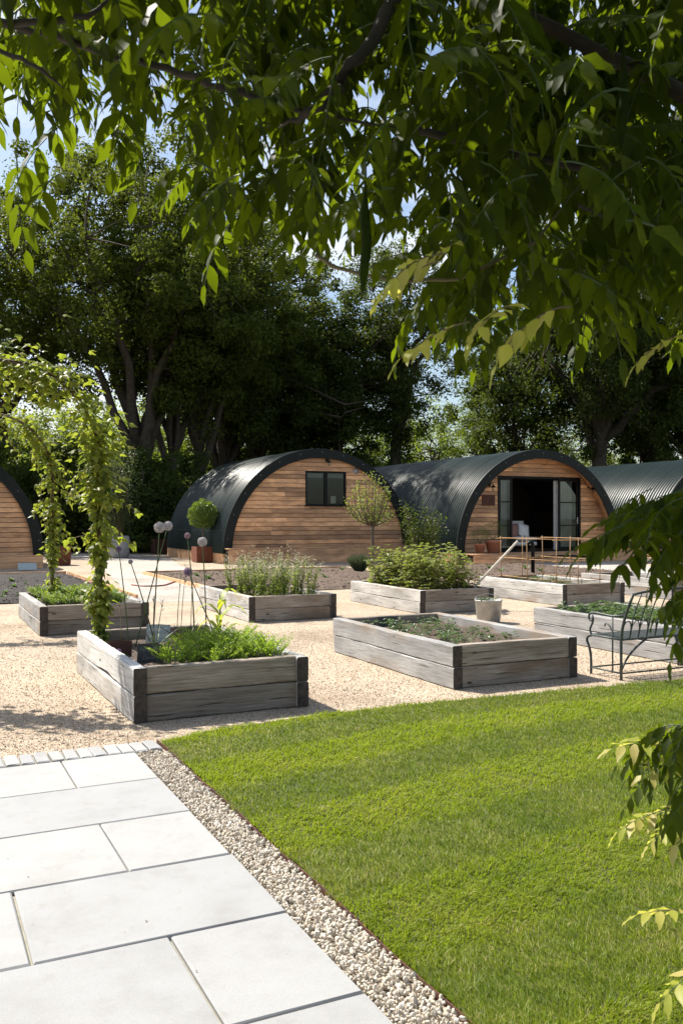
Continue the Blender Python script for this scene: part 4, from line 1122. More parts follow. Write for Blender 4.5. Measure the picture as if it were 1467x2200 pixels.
white_shrub('dark shrub dotted with white flowers between the two middle huts', PX(905, 1212), 1.15, 2.2, 2600)
white_shrub('dark white flowered shrub beside the hut half hidden by vine leaves', O4 + ud * -.9 - vdir * .1, 1.1, 2.0, 2400)

# ------------------------------------------------------------------ bucket, leaning pole, stand pipe, cane trellis, red hose
bp = PX(1049, 1337)
t = thing('metal_bucket', 'galvanised metal bucket of seedlings beside the raspberry bed', 'bucket', bp)
MB().lathe([(.001, .012), (.165, .012), (.17, 0), (.178, .012), (.182, .06), (.186, .065), (.212, .335), (.222, .345), (.218, .358), (.208, .35), (.20, .30), (.001, .29)], 28).build('body', M['galv'], t)
m = MB(); m.tube([(-.215 * math.cos(q) * 1.0, .0 + .10 * math.sin(q), .345 + .09 * math.sin(q)) for q in np.linspace(0, math.pi, 13)], .005, 5); m.build('handle', M['galv'], t)
MB().lathe([(.001, .315), (.19, .30)], 20).build('soil', M['soil'], t)
for k in range(4): tag(link('seedling', K['straw'][k], None, bp + Vector((rnd(-.1, .1), rnd(-.1, .1), .30)), (0, 0, rnd(0, 6)), (.7,) * 3), 'small green seedling growing in the metal bucket', 'seedling', 'seedlings in the bucket')
pb = UV(beds_uv[4][0] + 1.48, beds_uv[4][1] + .9, 0)
a = PX(1018, 1262, .40); b = PD(1111, 1163, a.y + .35)
tag(MB().tube([a, a.lerp(b, .5), b], .022, 8).build('wooden_pole', M['palewood'], None), 'pale wooden pole leaning up from the raspberry bed', 'pole')
q = PX(1144, 1232, .05); s_ = q.y / F
tag(MB().tube([q, q + Vector((0, 0, 60 * s_)), q + Vector((-.02, 0, 66 * s_)), q + Vector((-7 * s_, 0, 68 * s_)), q + Vector((-11 * s_, 0, 64 * s_)), q + Vector((-11 * s_, 0, 58 * s_))], [.055, .055, .055, .055, .055, .05], 10).build('standpipe', M['black'], None), 'black hooked standpipe rising from the soil by the open hut', 'pipe')
tag(MB().tube([O3 + ud * x + vdir * -1.1 + Vector((0, 0, .22 + .03 * math.sin(x * 2))) for x in np.linspace(1.9, 5.6, 14)], .035, 6).build('deck_pipe', M['black'], None), 'black pipe running along the deck front of the open hut', 'pipe')
t = thing('cane_trellis', 'bamboo cane trellis tied over a raised bed', 'trellis', UV(beds_uv[5][0], beds_uv[5][1], .28), TH)
def cane(a, b): MB().tube([a, (Vector(a) + Vector(b)) / 2 + Vector((rnd(-.008, .008), rnd(-.008, .008), 0)), b], [.009, .008, .007], 5).build('cane', M['cane'], t)
U0, U1, Vn, Vf = .22, 1.30, .45, 2.2
for (x, y) in [(U0, Vn), (U0 + .54, Vn), (U1, Vn), (U0, Vf), (U0 + .54, Vf), (U1, Vf), (U0, 1.32), (U1, 1.32)]: cane((x, y, -.02), (x + rnd(-.02, .02), y + rnd(-.02, .02), .98))
for z in (.14, .52, .93):
    cane((U0 - .07, Vn + .012, z), (U1 + .07, Vn + .012, z + rnd(-.01, .01))); cane((U0 - .07, Vf + .012, z), (U1 + .07, Vf + .012, z + rnd(-.01, .01)))
    cane((U0 + .012, Vn - .07, z + .015), (U0 + .012, Vf + .07, z + .015)); cane((U1 + .012, Vn - .07, z + .015), (U1 + .012, Vf + .07, z + .015))
tag(MB().tube([PX(*p, .02) for p in [(283, 1256), (295, 1258), (310, 1259), (335, 1259), (355, 1257), (375, 1250), (392, 1240)]], .018, 6).build('garden_hose', M['hose'], None), 'red hose lying across the pale gravel path', 'hose')

# ------------------------------------------------------------------ wrought iron bench
BQ = Vector((6.43, 6.80, 0))
t = thing('iron_bench', 'dark green wrought iron garden bench with scrolled arms by the lawn', 'bench', UV(BQ.x, BQ.y, 0), TH)
LB, DB, SZ = 1.25, .44, .41
def bz(p0, p1, p2, p3, n=9):
    p0, p1, p2, p3 = map(Vector, (p0, p1, p2, p3))
    return [p0 * (1 - q) ** 3 + p1 * 3 * q * (1 - q) ** 2 + p2 * 3 * q * q * (1 - q) + p3 * q ** 3 for q in np.linspace(0, 1, n)]
def iron(name, pts, r=.009): return MB().tube(pts, r * 1.25, 6).build(name, M['iron'], t)
for x in (0, LB):
    iron('leg', [(x, 0, 0), (x, 0, .2), (x, 0, SZ)] + bz((x, 0, SZ), (x, -.02, .6), (x, -.09, .72), (x, -.17, .88), 6)[1:], .012)      # back leg and back upright
    iron('leg', bz((x, DB, 0), (x, DB + .0, .12), (x, DB - .02, .22), (x, DB + .06, .34)) + bz((x, DB + .06, .34), (x, DB + .07, .38), (x, DB + .03, .40), (x, DB - .01, .405), 5)[1:], .011)
    iron('stretcher', [(x, 0, .07), (x, DB, .07)], .008)
    iron('arm_support', [(x, .12, .07), (x, .12, .63)], .007)
    iron('armrest', [(x, -.07, .66), (x, .12, .635), (x, .30, .645)] + bz((x, .30, .645), (x, .44, .66), (x, .50, .62), (x, .46, .57), 7)[1:] + bz((x, .46, .57), (x, .43, .54), (x, .39, .57), (x, .42, .60), 6)[1:], .010)
    iron('arm_scroll', bz((x, DB - .02, SZ), (x, .52, .48), (x, .36, .52), (x, .42, .62), 10), .009)
    iron('arm_scroll', bz((x, .12, .47), (x, .16, .56), (x, .24, .58), (x, .23, .52), 8), .006)
iron('seat_rail', [(0, 0, SZ), (LB, 0, SZ)], .011); iron('seat_rail', [(0, DB, SZ), (LB, DB, SZ)], .011)
iron('seat_rail', [(0, 0, SZ), (0, DB, SZ)], .010); iron('seat_rail', [(LB, 0, SZ), (LB, DB, SZ)], .010)
for k in range(11): MB().box(.01, LB - .01, .025 + k * .036, .047 + k * .036, SZ + .006, SZ + .011).build('seat_slat', M['iron'], t)
iron('stretcher', [(0, 0, .07), (LB, 0, .07)], .008); iron('stretcher', [(0, DB, .07), (LB, DB, .07)], .008)
for x, s_ in ((0, 1), (LB, -1)): iron('brace', bz((x, 0, .09), (x + s_ * .08, 0, .26), (x + s_ * .2, 0, .33), (x + s_ * .34, 0, SZ - .01)), .009)
iron('top_rail', bz((0, -.17, .88), (LB * .3, -.19, .94), (LB * .7, -.19, .94), (LB, -.17, .88), 12), .011)
nb_ = 11
for k in range(1, nb_):
    x = LB * k / nb_
    iron('back_rod', bz((x, 0, SZ), (x, -.02, .6), (x, -.09, .72), (x, -.175, .90), 6), .0055)
for k in range(nb_):
    x0, x1 = LB * k / nb_, LB * (k + 1) / nb_; xm = (x0 + x1) / 2
    iron('back_arch', bz((x0, -.015, .46), (x0, -.03, .58), (xm - .02, -.04, .60), (xm, -.045, .60), 6) + bz((xm, -.045, .60), (xm + .02, -.04, .60), (x1, -.03, .58), (x1, -.015, .46), 6)[1:], .005)

# ------------------------------------------------------------------ hop arches
random.seed(41)
def hop_arch(v, uleg, urgt, zs, ztop, alabel, vlabel, n, zb=.28, seed=0, fat=1.0):
    hw = (uleg - urgt) / 2; uc = (uleg + urgt) / 2
    path = [UV(uleg, v, zb - .04), UV(uleg - .01, v, 1.0), UV(uleg - .01, v, zs)]
    for q in np.linspace(0, math.pi, 17)[1:-1]: path.append(UV(uc + hw * math.cos(q), v, zs + (ztop - zs) * math.sin(q) ** .8))
    path += [UV(urgt, v, zs), UV(urgt, v, 1.0), UV(urgt, v, -.02)]
    tag(MB().tube(path, .016, 8).build('arch_hoop', M['corten_dark'], None), alabel, 'arch', 'hoops carrying the hop vines')
    # arc-length samples
    P = [p.copy() for p in path]; seg = [0]
    for a_, b_ in zip(P[:-1], P[1:]): seg.append(seg[-1] + (b_ - a_).length)
    def at(s_):
        for i in range(len(P) - 1):
            if s_ <= seg[i + 1]: return P[i].lerp(P[i + 1], (s_ - seg[i]) / max(1e-6, seg[i + 1] - seg[i]))
        return P[-1]
    tot = seg[-1]
    t = thing('hop_vine', vlabel, 'vine', path[0] + Vector((.05, 0, .03)))
    o = t.location.copy()
    sm_ = MB()
    for k in range(4):
        ph = rnd(0, 6); pts = []
        for s_ in np.linspace(0.05, tot - .05, 90):
            p = at(s_); w = s_ * 5 + ph; pts.append(p - o + Vector((math.cos(w) * .03, math.sin(w) * .03, .02 * math.sin(w * 1.3))))
        sm_.tube(pts, .007, 4, 0, False)
    shoots = []
    for k in range(34):                                   # free tendrils
        s_ = rnd(tot * .15, tot * .75); p = at(s_) - o; d = Vector((rnd(-1, 1), rnd(-1, 1), rnd(-.6, 1))).normalized()
        pts = [p + d * (.42 * q) + Vector((0, 0, -.32 * q * q)) + Vector((.03 * math.sin(q * 7), .03 * math.cos(q * 6), 0)) for q in np.linspace(0, 1, 7)]
        sm_.tube(pts, .0028, 3, 0, False); shoots += [pts[q] + o for q in range(2, 7) for _ in range(3)]
    sm_.build('stem', M['drystem'], t)
    lv = MB()
    for k in range(n + len(shoots)):
        s_ = rnd(.02, 1) * tot; p = at(s_)
        if k >= n: p = shoots[k - n]
        elif random.random() > .62 + .5 * math.sin(s_ * 7.3 + seed) * math.sin(s_ * 2.9 + 1 + seed * 2): continue
        top = max(0, min(1, (p.z - 1.6) / (ztop - 1.6)))
        sg = (.05 + .10 * top * fat) * (1 + .45 * math.sin(s_ * 11 + seed))
        if k >= n: sg = .025
        c = Vector((random.gauss(0, sg), random.gauss(0, sg), random.gauss(0, sg * .8) - .12 * top * rnd(0, 1)))
        q = p - o + c; dr = Vector((c.x, c.y, 0)) * 6 + Vector((rnd(-.5, .5), rnd(-.5, .5), rnd(-1.2, -.1)))
        L = rnd(.05, .10)
        nrm = Vector((c.x * 8, c.y * 8, 1)) + Vector((rnd(-.5, .5), rnd(-.5, .5), 0))
        b0 = len(lv.v)
        d = dr.normalized(); sd_ = d.cross(nrm).normalized(); up = sd_.cross(d)
        # three-lobed leaf
        sh = [(0, 0), (.34, -.06), (.52, .3), (.3, .38), (.22, .62), (0, 1.0), (-.22, .62), (-.3, .38), (-.52, .3), (-.34, -.06)]
        ctr = q + d * (.35 * L) + up * (.06 * L); lv.v.append(tuple(ctr))
        for (a_, b_) in sh: lv.v.append(tuple(q + sd_ * (a_ * L) + d * (b_ * L) - up * (abs(a_) * .18 * L + b_ * b_ * .15 * L)))
        for i in range(10): lv.face([b0, b0 + 1 + i, b0 + 1 + (i + 1) % 10], 0)
    tag(lv.build('foliage', M['hop'], t), kind='stuff')
hop_arch(9.45, 1.78, -.12, 2.05, 3.22, 'thin rusty hoop arching from the near bed with slate signs', 'leafy yellow green hop vine climbing from the bed with slate signs', 5400, .25, 1, 1.1)
hop_arch(14.35, 1.98, -.12, 2.15, 3.25, 'thin rusty hoop arching from the parsley bed', 'slender hop vine climbing from the parsley bed', 3000, .28, 4, .45)

# ------------------------------------------------------------------ trees
def clump_leaves(g, centers, rad, per, lf, flat=.75):
    n = len(centers) * per
    C = np.repeat(centers, per, 0)
    d = g.normal(0, 1, (n, 3)); d /= np.linalg.norm(d, axis=1, keepdims=True)
    r = g.random((n, 1)) ** .5
    rr = np.repeat(rad * g.uniform(.6, 1.3, len(centers)), per)[:, None]
    P = C + d * r * rr * [1, 1, flat]
    nr = g.normal(0, .75, (n, 3)) + d * 1.1 + [0, 0, .6]; nr /= np.linalg.norm(nr, axis=1, keepdims=True)
    ax = np.cross(nr, g.normal(0, 1, (n, 3))); ax /= np.linalg.norm(ax, axis=1, keepdims=True) + 1e-9
    sd_ = np.cross(nr, ax)
    L = lf * g.uniform(.6, 1.35, (n, 1)); Wd = L * .62
    V = np.stack([P - ax * L * .5, P + sd_ * Wd * .5 - nr * L * .08, P + ax * L * .5, P - sd_ * Wd * .5 - nr * L * .08], 1).reshape(-1, 3)
    bi = (np.arange(n) * 4)[:, None]
    return V, np.concatenate([bi + [0, 1, 2], bi + [0, 2, 3]], 0)
def tree_data(seed, Ht, fork, cr, trunk_r, nlimb=7, ncl=260, per=130, lf=.16, crown_bottom=.3, lean=(0, 0), ivy=0, clr=.75, mat='oak', narrow=1.0):
    """trunk forks into limbs; each limb carries twigs ending in leaf clumps"""
    g = np.random.default_rng(seed); random.seed(seed)
    m = MB()
    fz = Ht * fork; top = Vector((lean[0] * fz, lean[1] * fz, fz))
    def wob(a, b, n, amp):
        pts = []
        for i in range(n + 1):
            q = i / n; p = a.lerp(b, q)
            if 0 < i < n: p += Vector((g.normal(0, amp), g.normal(0, amp), g.normal(0, amp * .4)))
            pts.append(p)
        return pts
    tr = wob(Vector((0, 0, -.1)), top, 5, trunk_r * .22)
    m.tube(tr, [trunk_r * (1.35 - .5 * min(1, i / 2) - .03 * i) for i in range(6)], 10)
    zc = Ht * (1 + crown_bottom) / 2; hz = Ht * (1 - crown_bottom) / 2
    limbs = []; ends = []
    for k in range(nlimb):
        a = 2 * math.pi * (k + g.uniform(-.3, .3)) / nlimb
        el = g.uniform(.05, .95); r = cr * narrow * math.cos(el * 1.35) * g.uniform(.6, .9)
        e = Vector((top.x + math.cos(a) * r, top.y + math.sin(a) * r, min(Ht * .93, max(fz * 1.15, zc - hz * .35 + hz * 1.15 * el))))
        st = top if k % 2 == 0 else tr[4].lerp(top, g.uniform(-.6, .9))
        midp = st.lerp(e, .45) + Vector((0, 0, (e.z - st.z) * .16))
        A = wob(st, midp, 4, .12 * cr / 5); B = wob(midp, e, 5, .2 * cr / 5)
        pts = A + B[1:]; r0 = trunk_r * g.uniform(.42, .62)
        m.tube(pts, [r0 * (1 - .88 * i / (len(pts) - 1)) for i in range(len(pts))], 7)
        limbs.append(pts)
    allp = np.array([tuple(p) for l_ in limbs for p in l_[2:]])
    cen = []
    while len(cen) < ncl:
        d = g.normal(0, 1, 3); d /= np.linalg.norm(d)
        rr = g.random() ** .38
        lump = 1 + .22 * math.sin(d[0] * 4.1 + seed) * math.sin(d[1] * 3.7 + seed * 2) + .16 * math.sin(d[2] * 6 + d[0] * 5 + seed)
        c = np.array([top.x + d[0] * cr * narrow * rr * lump, top.y + d[1] * cr * narrow * rr * lump, zc + d[2] * hz * rr * lump])
        if c[2] < Ht * crown_bottom * .8: continue
        # leave gaps: hollow pockets
        if math.sin(c[0] * .9 + seed) * math.sin(c[1] * .8 + seed * 3) * math.sin(c[2] * .85 + seed * 5) > .42: continue
        cen.append(c)
    cen = np.array(cen)
    for c in cen[::2]:
        i = np.argmin(((allp - c) ** 2).sum(1) + 2.5 * (allp[:, 2] > c[2]))
        a = Vector(allp[i]); b = Vector(c)
        m.tube(wob(a, b, 3, .1), [.05, .035, .022, .01], 4, 0, False)
    if ivy:
        k = int(ivy); zz = g.uniform(.3, fz * 1.25, k); aa = g.uniform(0, 6.28, k)
        ic = np.stack([lean[0] * zz + np.cos(aa) * trunk_r * 1.3, lean[1] * zz + np.sin(aa) * trunk_r * 1.3, zz], -1)
    V, Fc = clump_leaves(g, cen, clr, per, lf)
    if ivy:
        V2, F2 = clump_leaves(g, ic, .5, 60, .13); Fc = np.concatenate([Fc, F2 + len(V)]); V = np.concatenate([V, V2])
    return m.mesh('trunk', M['bark']), big_mesh('crown', V, Fc, M[mat])
def put_tree(data, label, loc, rz=0, s=1.0, name='oak_tree', cat='tree', group='trees behind the huts', sz=None):
    t = thing(name, label, cat, (loc[0], loc[1], -.03), rz, group)
    t.scale = (s, s, sz or s)
    link('trunk', data[0], t); tag(link('crown', data[1], t), kind='stuff')
    return t
def atY(px, Y): p = PD(px, 1112, Y); return (p.x, p.y)
TA = tree_data(3, 20.5, .24, 7.4, .52, 10, 400, 190, .195, .40, clr=.95)
TB = tree_data(8, 18.0, .30, 5.4, .42, 9, 280, 190, .19, .43, clr=.9)
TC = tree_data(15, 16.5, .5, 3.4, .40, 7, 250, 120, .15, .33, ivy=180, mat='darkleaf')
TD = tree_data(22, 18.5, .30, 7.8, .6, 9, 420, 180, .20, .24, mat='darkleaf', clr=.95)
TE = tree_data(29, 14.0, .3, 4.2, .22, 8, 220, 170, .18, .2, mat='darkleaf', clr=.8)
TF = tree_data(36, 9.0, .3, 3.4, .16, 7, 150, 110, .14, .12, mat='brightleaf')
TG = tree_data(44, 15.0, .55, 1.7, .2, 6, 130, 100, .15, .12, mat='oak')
put_tree(TA, 'huge spreading oak with forked trunk beside the hop arches', atY(300, 48), .6, 1.07, sz=1.07)
put_tree(TB, 'oak with a low twin fork standing just right of the huge oak', atY(372, 50), 2.0, .95)
put_tree(TB, 'tall straight oak above the back of the windowed hut', atY(428, 51), 4.4, 1.0)
put_tree(TA, 'oak with a long limb leaning over the windowed hut', atY(482, 57), 3.3, 1.02)
put_tree(TA, 'spreading oak behind the hut at the hop arches', atY(-30, 50), 1.9, 1.0, sz=.96)
put_tree(TE, 'thin dark tree behind the left shoulder of the windowed hut', atY(560, 58), .2, 1.2, name='dark_tree', group='thin dark trees behind the windowed hut')
put_tree(TE, 'thin dark tree behind the crest of the windowed hut', atY(640, 60), 2.2, 1.22, name='dark_tree', group='thin dark trees behind the windowed hut')
put_tree(TE, 'thin dark tree behind the right shoulder of the windowed hut by the ivy', atY(720, 58), 4.1, 1.22, name='dark_tree', group='thin dark trees behind the windowed hut')
put_tree(TC, 'tall ivy clad tree rising between the two middle huts', atY(855, 58), 1.0, 1.22, name='ivy_tree')
put_tree(TD, 'massive dark tree behind the open doored hut', atY(1290, 60), .5, 1.12, sz=1.25, name='dark_tree')
put_tree(TD, 'broad dark tree behind the vine covered hut', atY(1480, 64), 2.4, 1.2, name='dark_tree')
put_tree(TE, 'dark bushy tree standing left of the massive trunk behind the open hut', atY(1110, 66), 1.2, 1.25, name='dark_tree')
put_tree(TE, 'dark bushy tree filling the space between the two right trunks', atY(1390, 66), 3.2, 1.25, name='dark_tree')
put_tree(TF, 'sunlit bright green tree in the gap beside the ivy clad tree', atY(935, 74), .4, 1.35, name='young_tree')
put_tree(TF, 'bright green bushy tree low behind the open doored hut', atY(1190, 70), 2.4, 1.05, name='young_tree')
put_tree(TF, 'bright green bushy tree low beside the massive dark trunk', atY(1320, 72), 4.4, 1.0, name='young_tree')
for px, Y, s, rz in [(-30, 66, 1.2, .3), (70, 70, 1.35, 1.1), (180, 67, 1.25, 2.0), (255, 72, 1.4, 3.0), (350, 68, 1.2, 4.0), (440, 73, 1.35, 5.1), (530, 70, 1.2, .9), (620, 74, 1.3, 2.7), (790, 76, 1.3, 4.6)]:
    put_tree(TF, 'bright green young tree glimpsed between the dark oak trunks', atY(px, Y), rz, s, name='young_tree', group='young trees behind the oaks')
put_tree(TG, 'slim grey green poplar beyond the gap in the trees', atY(1025, 80), 1.4, 1.05, name='poplar_tree')
put_tree(TG, 'slender poplar deep in shade beyond the massive dark tree', atY(1400, 80), 2.4, 1.0, name='poplar_tree')
# undergrowth
def bush_data(seed, rx, h, ncl, per, lf, mat):
    g = np.random.default_rng(seed); cen = []
    for k in range(ncl):
        d = g.normal(0, 1, 3); d /= np.linalg.norm(d); d[2] = abs(d[2]); rr = g.random() ** .35
        lump = 1 + .2 * math.sin(d[0] * 5 + seed) * math.sin(d[1] * 4 + seed)
        cen.append([d[0] * rx * rr * lump, d[1] * rx * rr * lump, .2 + d[2] * h * rr * lump])
    V, Fc = clump_leaves(g, np.array(cen), .5, per, lf)
    m = MB(); random.seed(seed)
    for k in range(7):
        a = k * .9; m.tube([(0, 0, -.05), (math.cos(a) * rx * .3, math.sin(a) * rx * .3, h * .4), (math.cos(a) * rx * .6, math.sin(a) * rx * .6, h * .8)], [.07, .05, .02], 5)
    return m.mesh('stems', M['bark']), big_mesh('foliage', V, Fc, M[mat])
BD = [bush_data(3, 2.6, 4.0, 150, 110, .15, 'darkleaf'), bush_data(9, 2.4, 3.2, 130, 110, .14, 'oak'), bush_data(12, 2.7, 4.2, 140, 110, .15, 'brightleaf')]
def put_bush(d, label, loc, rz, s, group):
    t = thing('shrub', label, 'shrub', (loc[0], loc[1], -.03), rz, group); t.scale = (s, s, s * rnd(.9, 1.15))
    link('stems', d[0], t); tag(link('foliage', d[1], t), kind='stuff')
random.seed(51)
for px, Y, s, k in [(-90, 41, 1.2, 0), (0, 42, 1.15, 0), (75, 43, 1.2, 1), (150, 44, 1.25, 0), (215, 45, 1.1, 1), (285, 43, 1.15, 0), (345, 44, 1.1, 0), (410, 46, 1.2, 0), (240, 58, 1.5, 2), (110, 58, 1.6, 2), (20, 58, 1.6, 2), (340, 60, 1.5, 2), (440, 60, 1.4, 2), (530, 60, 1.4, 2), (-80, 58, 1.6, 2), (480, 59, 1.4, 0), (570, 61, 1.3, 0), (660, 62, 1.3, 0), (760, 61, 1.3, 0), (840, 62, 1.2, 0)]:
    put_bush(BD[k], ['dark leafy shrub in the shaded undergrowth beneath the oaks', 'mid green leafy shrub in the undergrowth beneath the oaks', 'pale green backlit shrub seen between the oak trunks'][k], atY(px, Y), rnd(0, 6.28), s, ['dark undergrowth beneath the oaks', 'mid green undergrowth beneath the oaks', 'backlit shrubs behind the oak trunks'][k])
for px, Y, s, k in [(930, 66, 1.1, 1), (1010, 68, 1.2, 1), (1090, 68, 1.2, 1), (1370, 68, 1.3, 0), (1450, 66, 1.3, 0)]:
    put_bush(BD[k], 'leafy shrub seen over the ridge of the open doored hut', atY(px, Y), rnd(0, 6.28), s, 'shrubs behind the open doored hut')
# distant wood closing the horizon
g = np.random.default_rng(77); cen = []
for k in range(620):
    x = g.uniform(-75, 75); cen.append([x, 88 + g.normal(0, 4), g.uniform(.3, 5.5 + 2.0 * math.sin(x * .35) + 1.2 * math.sin(x * .9))])
V, Fc = clump_leaves(g, np.array(cen), 1.5, 60, .5)
tag(link('distant_wood', big_mesh('distant_wood', V, Fc, M['oak'])), 'distant band of woodland seen through gaps under the trees', 'woodland', kind='stuff')

# ------------------------------------------------------------------ wisteria over the viewpoint
def leaflet(m, base, d, nrm, L, W, mi, curl=.2):
    base = Vector(base); d = Vector(d).normalized(); sd_ = d.cross(Vector(nrm))
    if sd_.length < 1e-3: sd_ = d.cross(Vector((.4, .3, .8)))
    sd_.normalize(); up = sd_.cross(d)
    b = len(m.v); st_ = [(0, 0), (.16, .62), (.38, 1.0), (.62, .82), (.82, .40), (1.0, 0)]
    tw = rnd(-.35, .35)
    rib = lambda t_: base + d * (L * t_) - up * (curl * L * t_ * t_)
    m.v.append(tuple(base))
    for (t_, w) in st_[1:-1]:
        c = rib(t_); s2 = sd_ * math.cos(tw * t_) + up * math.sin(tw * t_); ww = W * .5 * w; wv = .09 * W * math.sin(t_ * 14 + tw * 9)
        m.v += [tuple(c + s2 * ww + up * (.22 * ww + wv)), tuple(c), tuple(c - s2 * ww + up * (.22 * ww - wv))]
    m.v.append(tuple(rib(1.0) + sd_ * (tw * .1 * L)))
    e = len(m.v) - 1
    m.face([b, b + 2, b + 1], mi, True); m.face([b, b + 3, b + 2], mi, True)
    for k in range(3):
        q = b + 1 + 3 * k
        m.face([q, q + 1, q + 4, q + 3], mi, True); m.face([q + 1, q + 2, q + 5, q + 4], mi, True)
    q = b + 1 + 9
    m.face([q, q + 1, e], mi, True); m.face([q + 1, q + 2, e], mi, True)
def compound(seed, mat, Ltot=.27, droop=.7, pairs=5, size=1.0, grav=1.0):
    random.seed(seed); m = MB(); pts = []
    for k in range(9):
        t_ = k / 8; pts.append(Vector((Ltot * (t_ - .32 * droop * t_ * t_), .012 * math.sin(t_ * 4 + seed), -Ltot * droop * .85 * t_ ** 1.7)))
    m.tube(pts, [.0024, .0023, .0022, .002, .0018, .0016, .0014, .0012, .001], 4, 0, False)
    for k in range(pairs + 1):
        t_ = .26 + .74 * k / pairs; i = min(7, int(t_ * 8)); p = pts[i].lerp(pts[i + 1], t_ * 8 - i); ax = (pts[i + 1] - pts[i]).normalized()
        sz = (.8 + .35 * math.sin(math.pi * min(1, t_))) * size * rnd(.88, 1.1)
        if k == pairs:
            leaflet(m, p, ax + Vector((0, 0, -.3)), (0, 0, 1), .090 * sz, .031 * sz, 1, .15); continue
        sd_ = ax.cross(Vector((0, 0, 1)))
        sd_ = sd_.normalized() if sd_.length > .05 else Vector((0, 1, 0))
        for w in (-1, 1):
            d = sd_ * w * rnd(.6, 1.0) + ax * rnd(.25, .6) + Vector((0, 0, -rnd(.25, 1.0) * grav + (1 - grav) * rnd(-.1, .3)))
            leaflet(m, p, d, Vector((0, 0, 1)) + sd_ * w * .35 + ax * .3 + Vector((rnd(-.3, .3), rnd(-.3, .3), 0)), (.080 * sz * rnd(.85, 1.12)), .0285 * sz * rnd(.85, 1.15), 1, rnd(.1, .35))
    return m.mesh('leaf', [M['stem'] if mat == 'wist' else M['drystem'], M[mat]])
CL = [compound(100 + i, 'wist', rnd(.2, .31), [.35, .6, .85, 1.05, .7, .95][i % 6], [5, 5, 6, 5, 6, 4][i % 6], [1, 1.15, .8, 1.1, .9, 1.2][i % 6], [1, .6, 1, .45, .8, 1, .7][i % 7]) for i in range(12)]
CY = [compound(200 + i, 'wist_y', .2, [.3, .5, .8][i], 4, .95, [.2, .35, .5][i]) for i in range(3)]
random.seed(61)
prof = [(-400, 260), (0, 300), (120, 290), (160, 310), (240, 380), (300, 350), (370, 370), (392, 300), (420, 530), (500, 575), (620, 545), (700, 525), (770, 560), (840, 560), (900, 640), (940, 780), (1040, 830), (1110, 790), (1180, 720), (1245, 800), (1310, 760), (1390, 700), (1440, 790), (1900, 800)]
def profy(x): return float(np.interp(x, [p[0] for p in prof], [p[1] for p in prof]))
vine = thing('wisteria_vine', 'wisteria canopy of drooping leaves and woody stems hanging overhead beside the patio', 'vine', (1.45, 1.3, 0))
VO = vine.location.copy()
leaves = []          # (mesh, world position, rotation z, scale, visible)
def addleaf(p, mesh=None, rz=None, s=None, tilt=None):
    leaves.append((mesh or random.choice(CL), p, rnd(0, 6.28) if rz is None else rz, s or rnd(.62, .95), tilt or (rnd(-.25, .25), rnd(-.25, .25))))
n_ = 0
while n_ < 900:
    x = rnd(-160, 1640); Y = 1.35 + 1.75 * random.random() ** .8; hang = .16 * F / Y
    hi = profy(x) - hang * rnd(.75, 1.25)
    y = rnd(-420, 800)
    if y > hi: continue
    if x < 380 and y > 0 and random.random() < .5: continue
    addleaf(PD(x, y, Y)); n_ += 1
for k in range(120):                                                         # hanging mass filling the right side
    x = rnd(930, 1600); Y = rnd(1.7, 3.0); y = rnd(60, max(80, profy(x) - .17 * F / Y)); addleaf(PD(x, y, Y))
for k in range(170):                                                        # thick band along the supports
    addleaf(PD(rnd(150, 1600), rnd(-260, 110), rnd(1.9, 3.1)))
for k in range(110):
    addleaf(PD(rnd(1000, 1620), rnd(-100, 420), rnd(2.0, 3.2)))
for k in range(450):                                                        # unseen canopy above the frame, added dense to shade the leaves below
    addleaf(Vector((rnd(-1.9, 2.6), rnd(.2, 3.0), rnd(2.75, 3.15))), s=rnd(.8, 1.2))
for k in range(24):
    yy = rnd(1030, 1190); addleaf(PD(rnd(1450, 1640) + max(0, yy - 1090) * 1.1, yy, rnd(1.4, 1.75)), random.choice((CL[0], CL[1], CL[4], CL[6], CL[7], CL[10])), rnd(2.7, 3.6), rnd(.5, .7))
for k in range(11):
    addleaf(PD(rnd(1400, 1540), rnd(1040, 1150), rnd(1.45, 1.8)), random.choice((CL[0], CL[6], CL[1], CL[7])), rnd(2.7, 3.6), rnd(.5, .66))
for k in range(7):
    addleaf(PD(rnd(1510, 1580), rnd(1180, 1290), rnd(1.5, 1.8)), random.choice(CL), rnd(2.7, 3.6), rnd(.45, .6))
for k in range(13):                                                         # sprays beyond the canopy's shade, over the lawn
    addleaf(PD(rnd(1450, 1560), rnd(1500, 1660), rnd(2.3, 2.7)), random.choice(CL), rnd(2.7, 3.6), rnd(.75, .95))
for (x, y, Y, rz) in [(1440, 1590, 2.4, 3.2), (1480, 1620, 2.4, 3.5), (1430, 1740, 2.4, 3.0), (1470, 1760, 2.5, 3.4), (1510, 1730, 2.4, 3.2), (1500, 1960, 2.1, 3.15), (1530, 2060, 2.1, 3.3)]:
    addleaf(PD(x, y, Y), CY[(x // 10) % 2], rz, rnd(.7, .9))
for k in range(10):
    addleaf(PD(rnd(1490, 1640), rnd(1480, 1700), rnd(1.4, 1.65)), random.choice(CL), rnd(2.7, 3.6), rnd(.5, .68))
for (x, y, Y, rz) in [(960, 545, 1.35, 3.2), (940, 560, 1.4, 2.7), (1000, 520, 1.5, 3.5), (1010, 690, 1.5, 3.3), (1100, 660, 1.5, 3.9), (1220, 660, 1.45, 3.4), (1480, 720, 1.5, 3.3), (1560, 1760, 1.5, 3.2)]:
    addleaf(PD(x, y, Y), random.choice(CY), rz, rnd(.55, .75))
def inframe(p):
    if p.y < .3: return False
    x = 733.5 + F * p.x / p.y; y = 1112 - F * (p.z - H) / p.y
    return -40 < x < 1500 and -60 < y < 2200
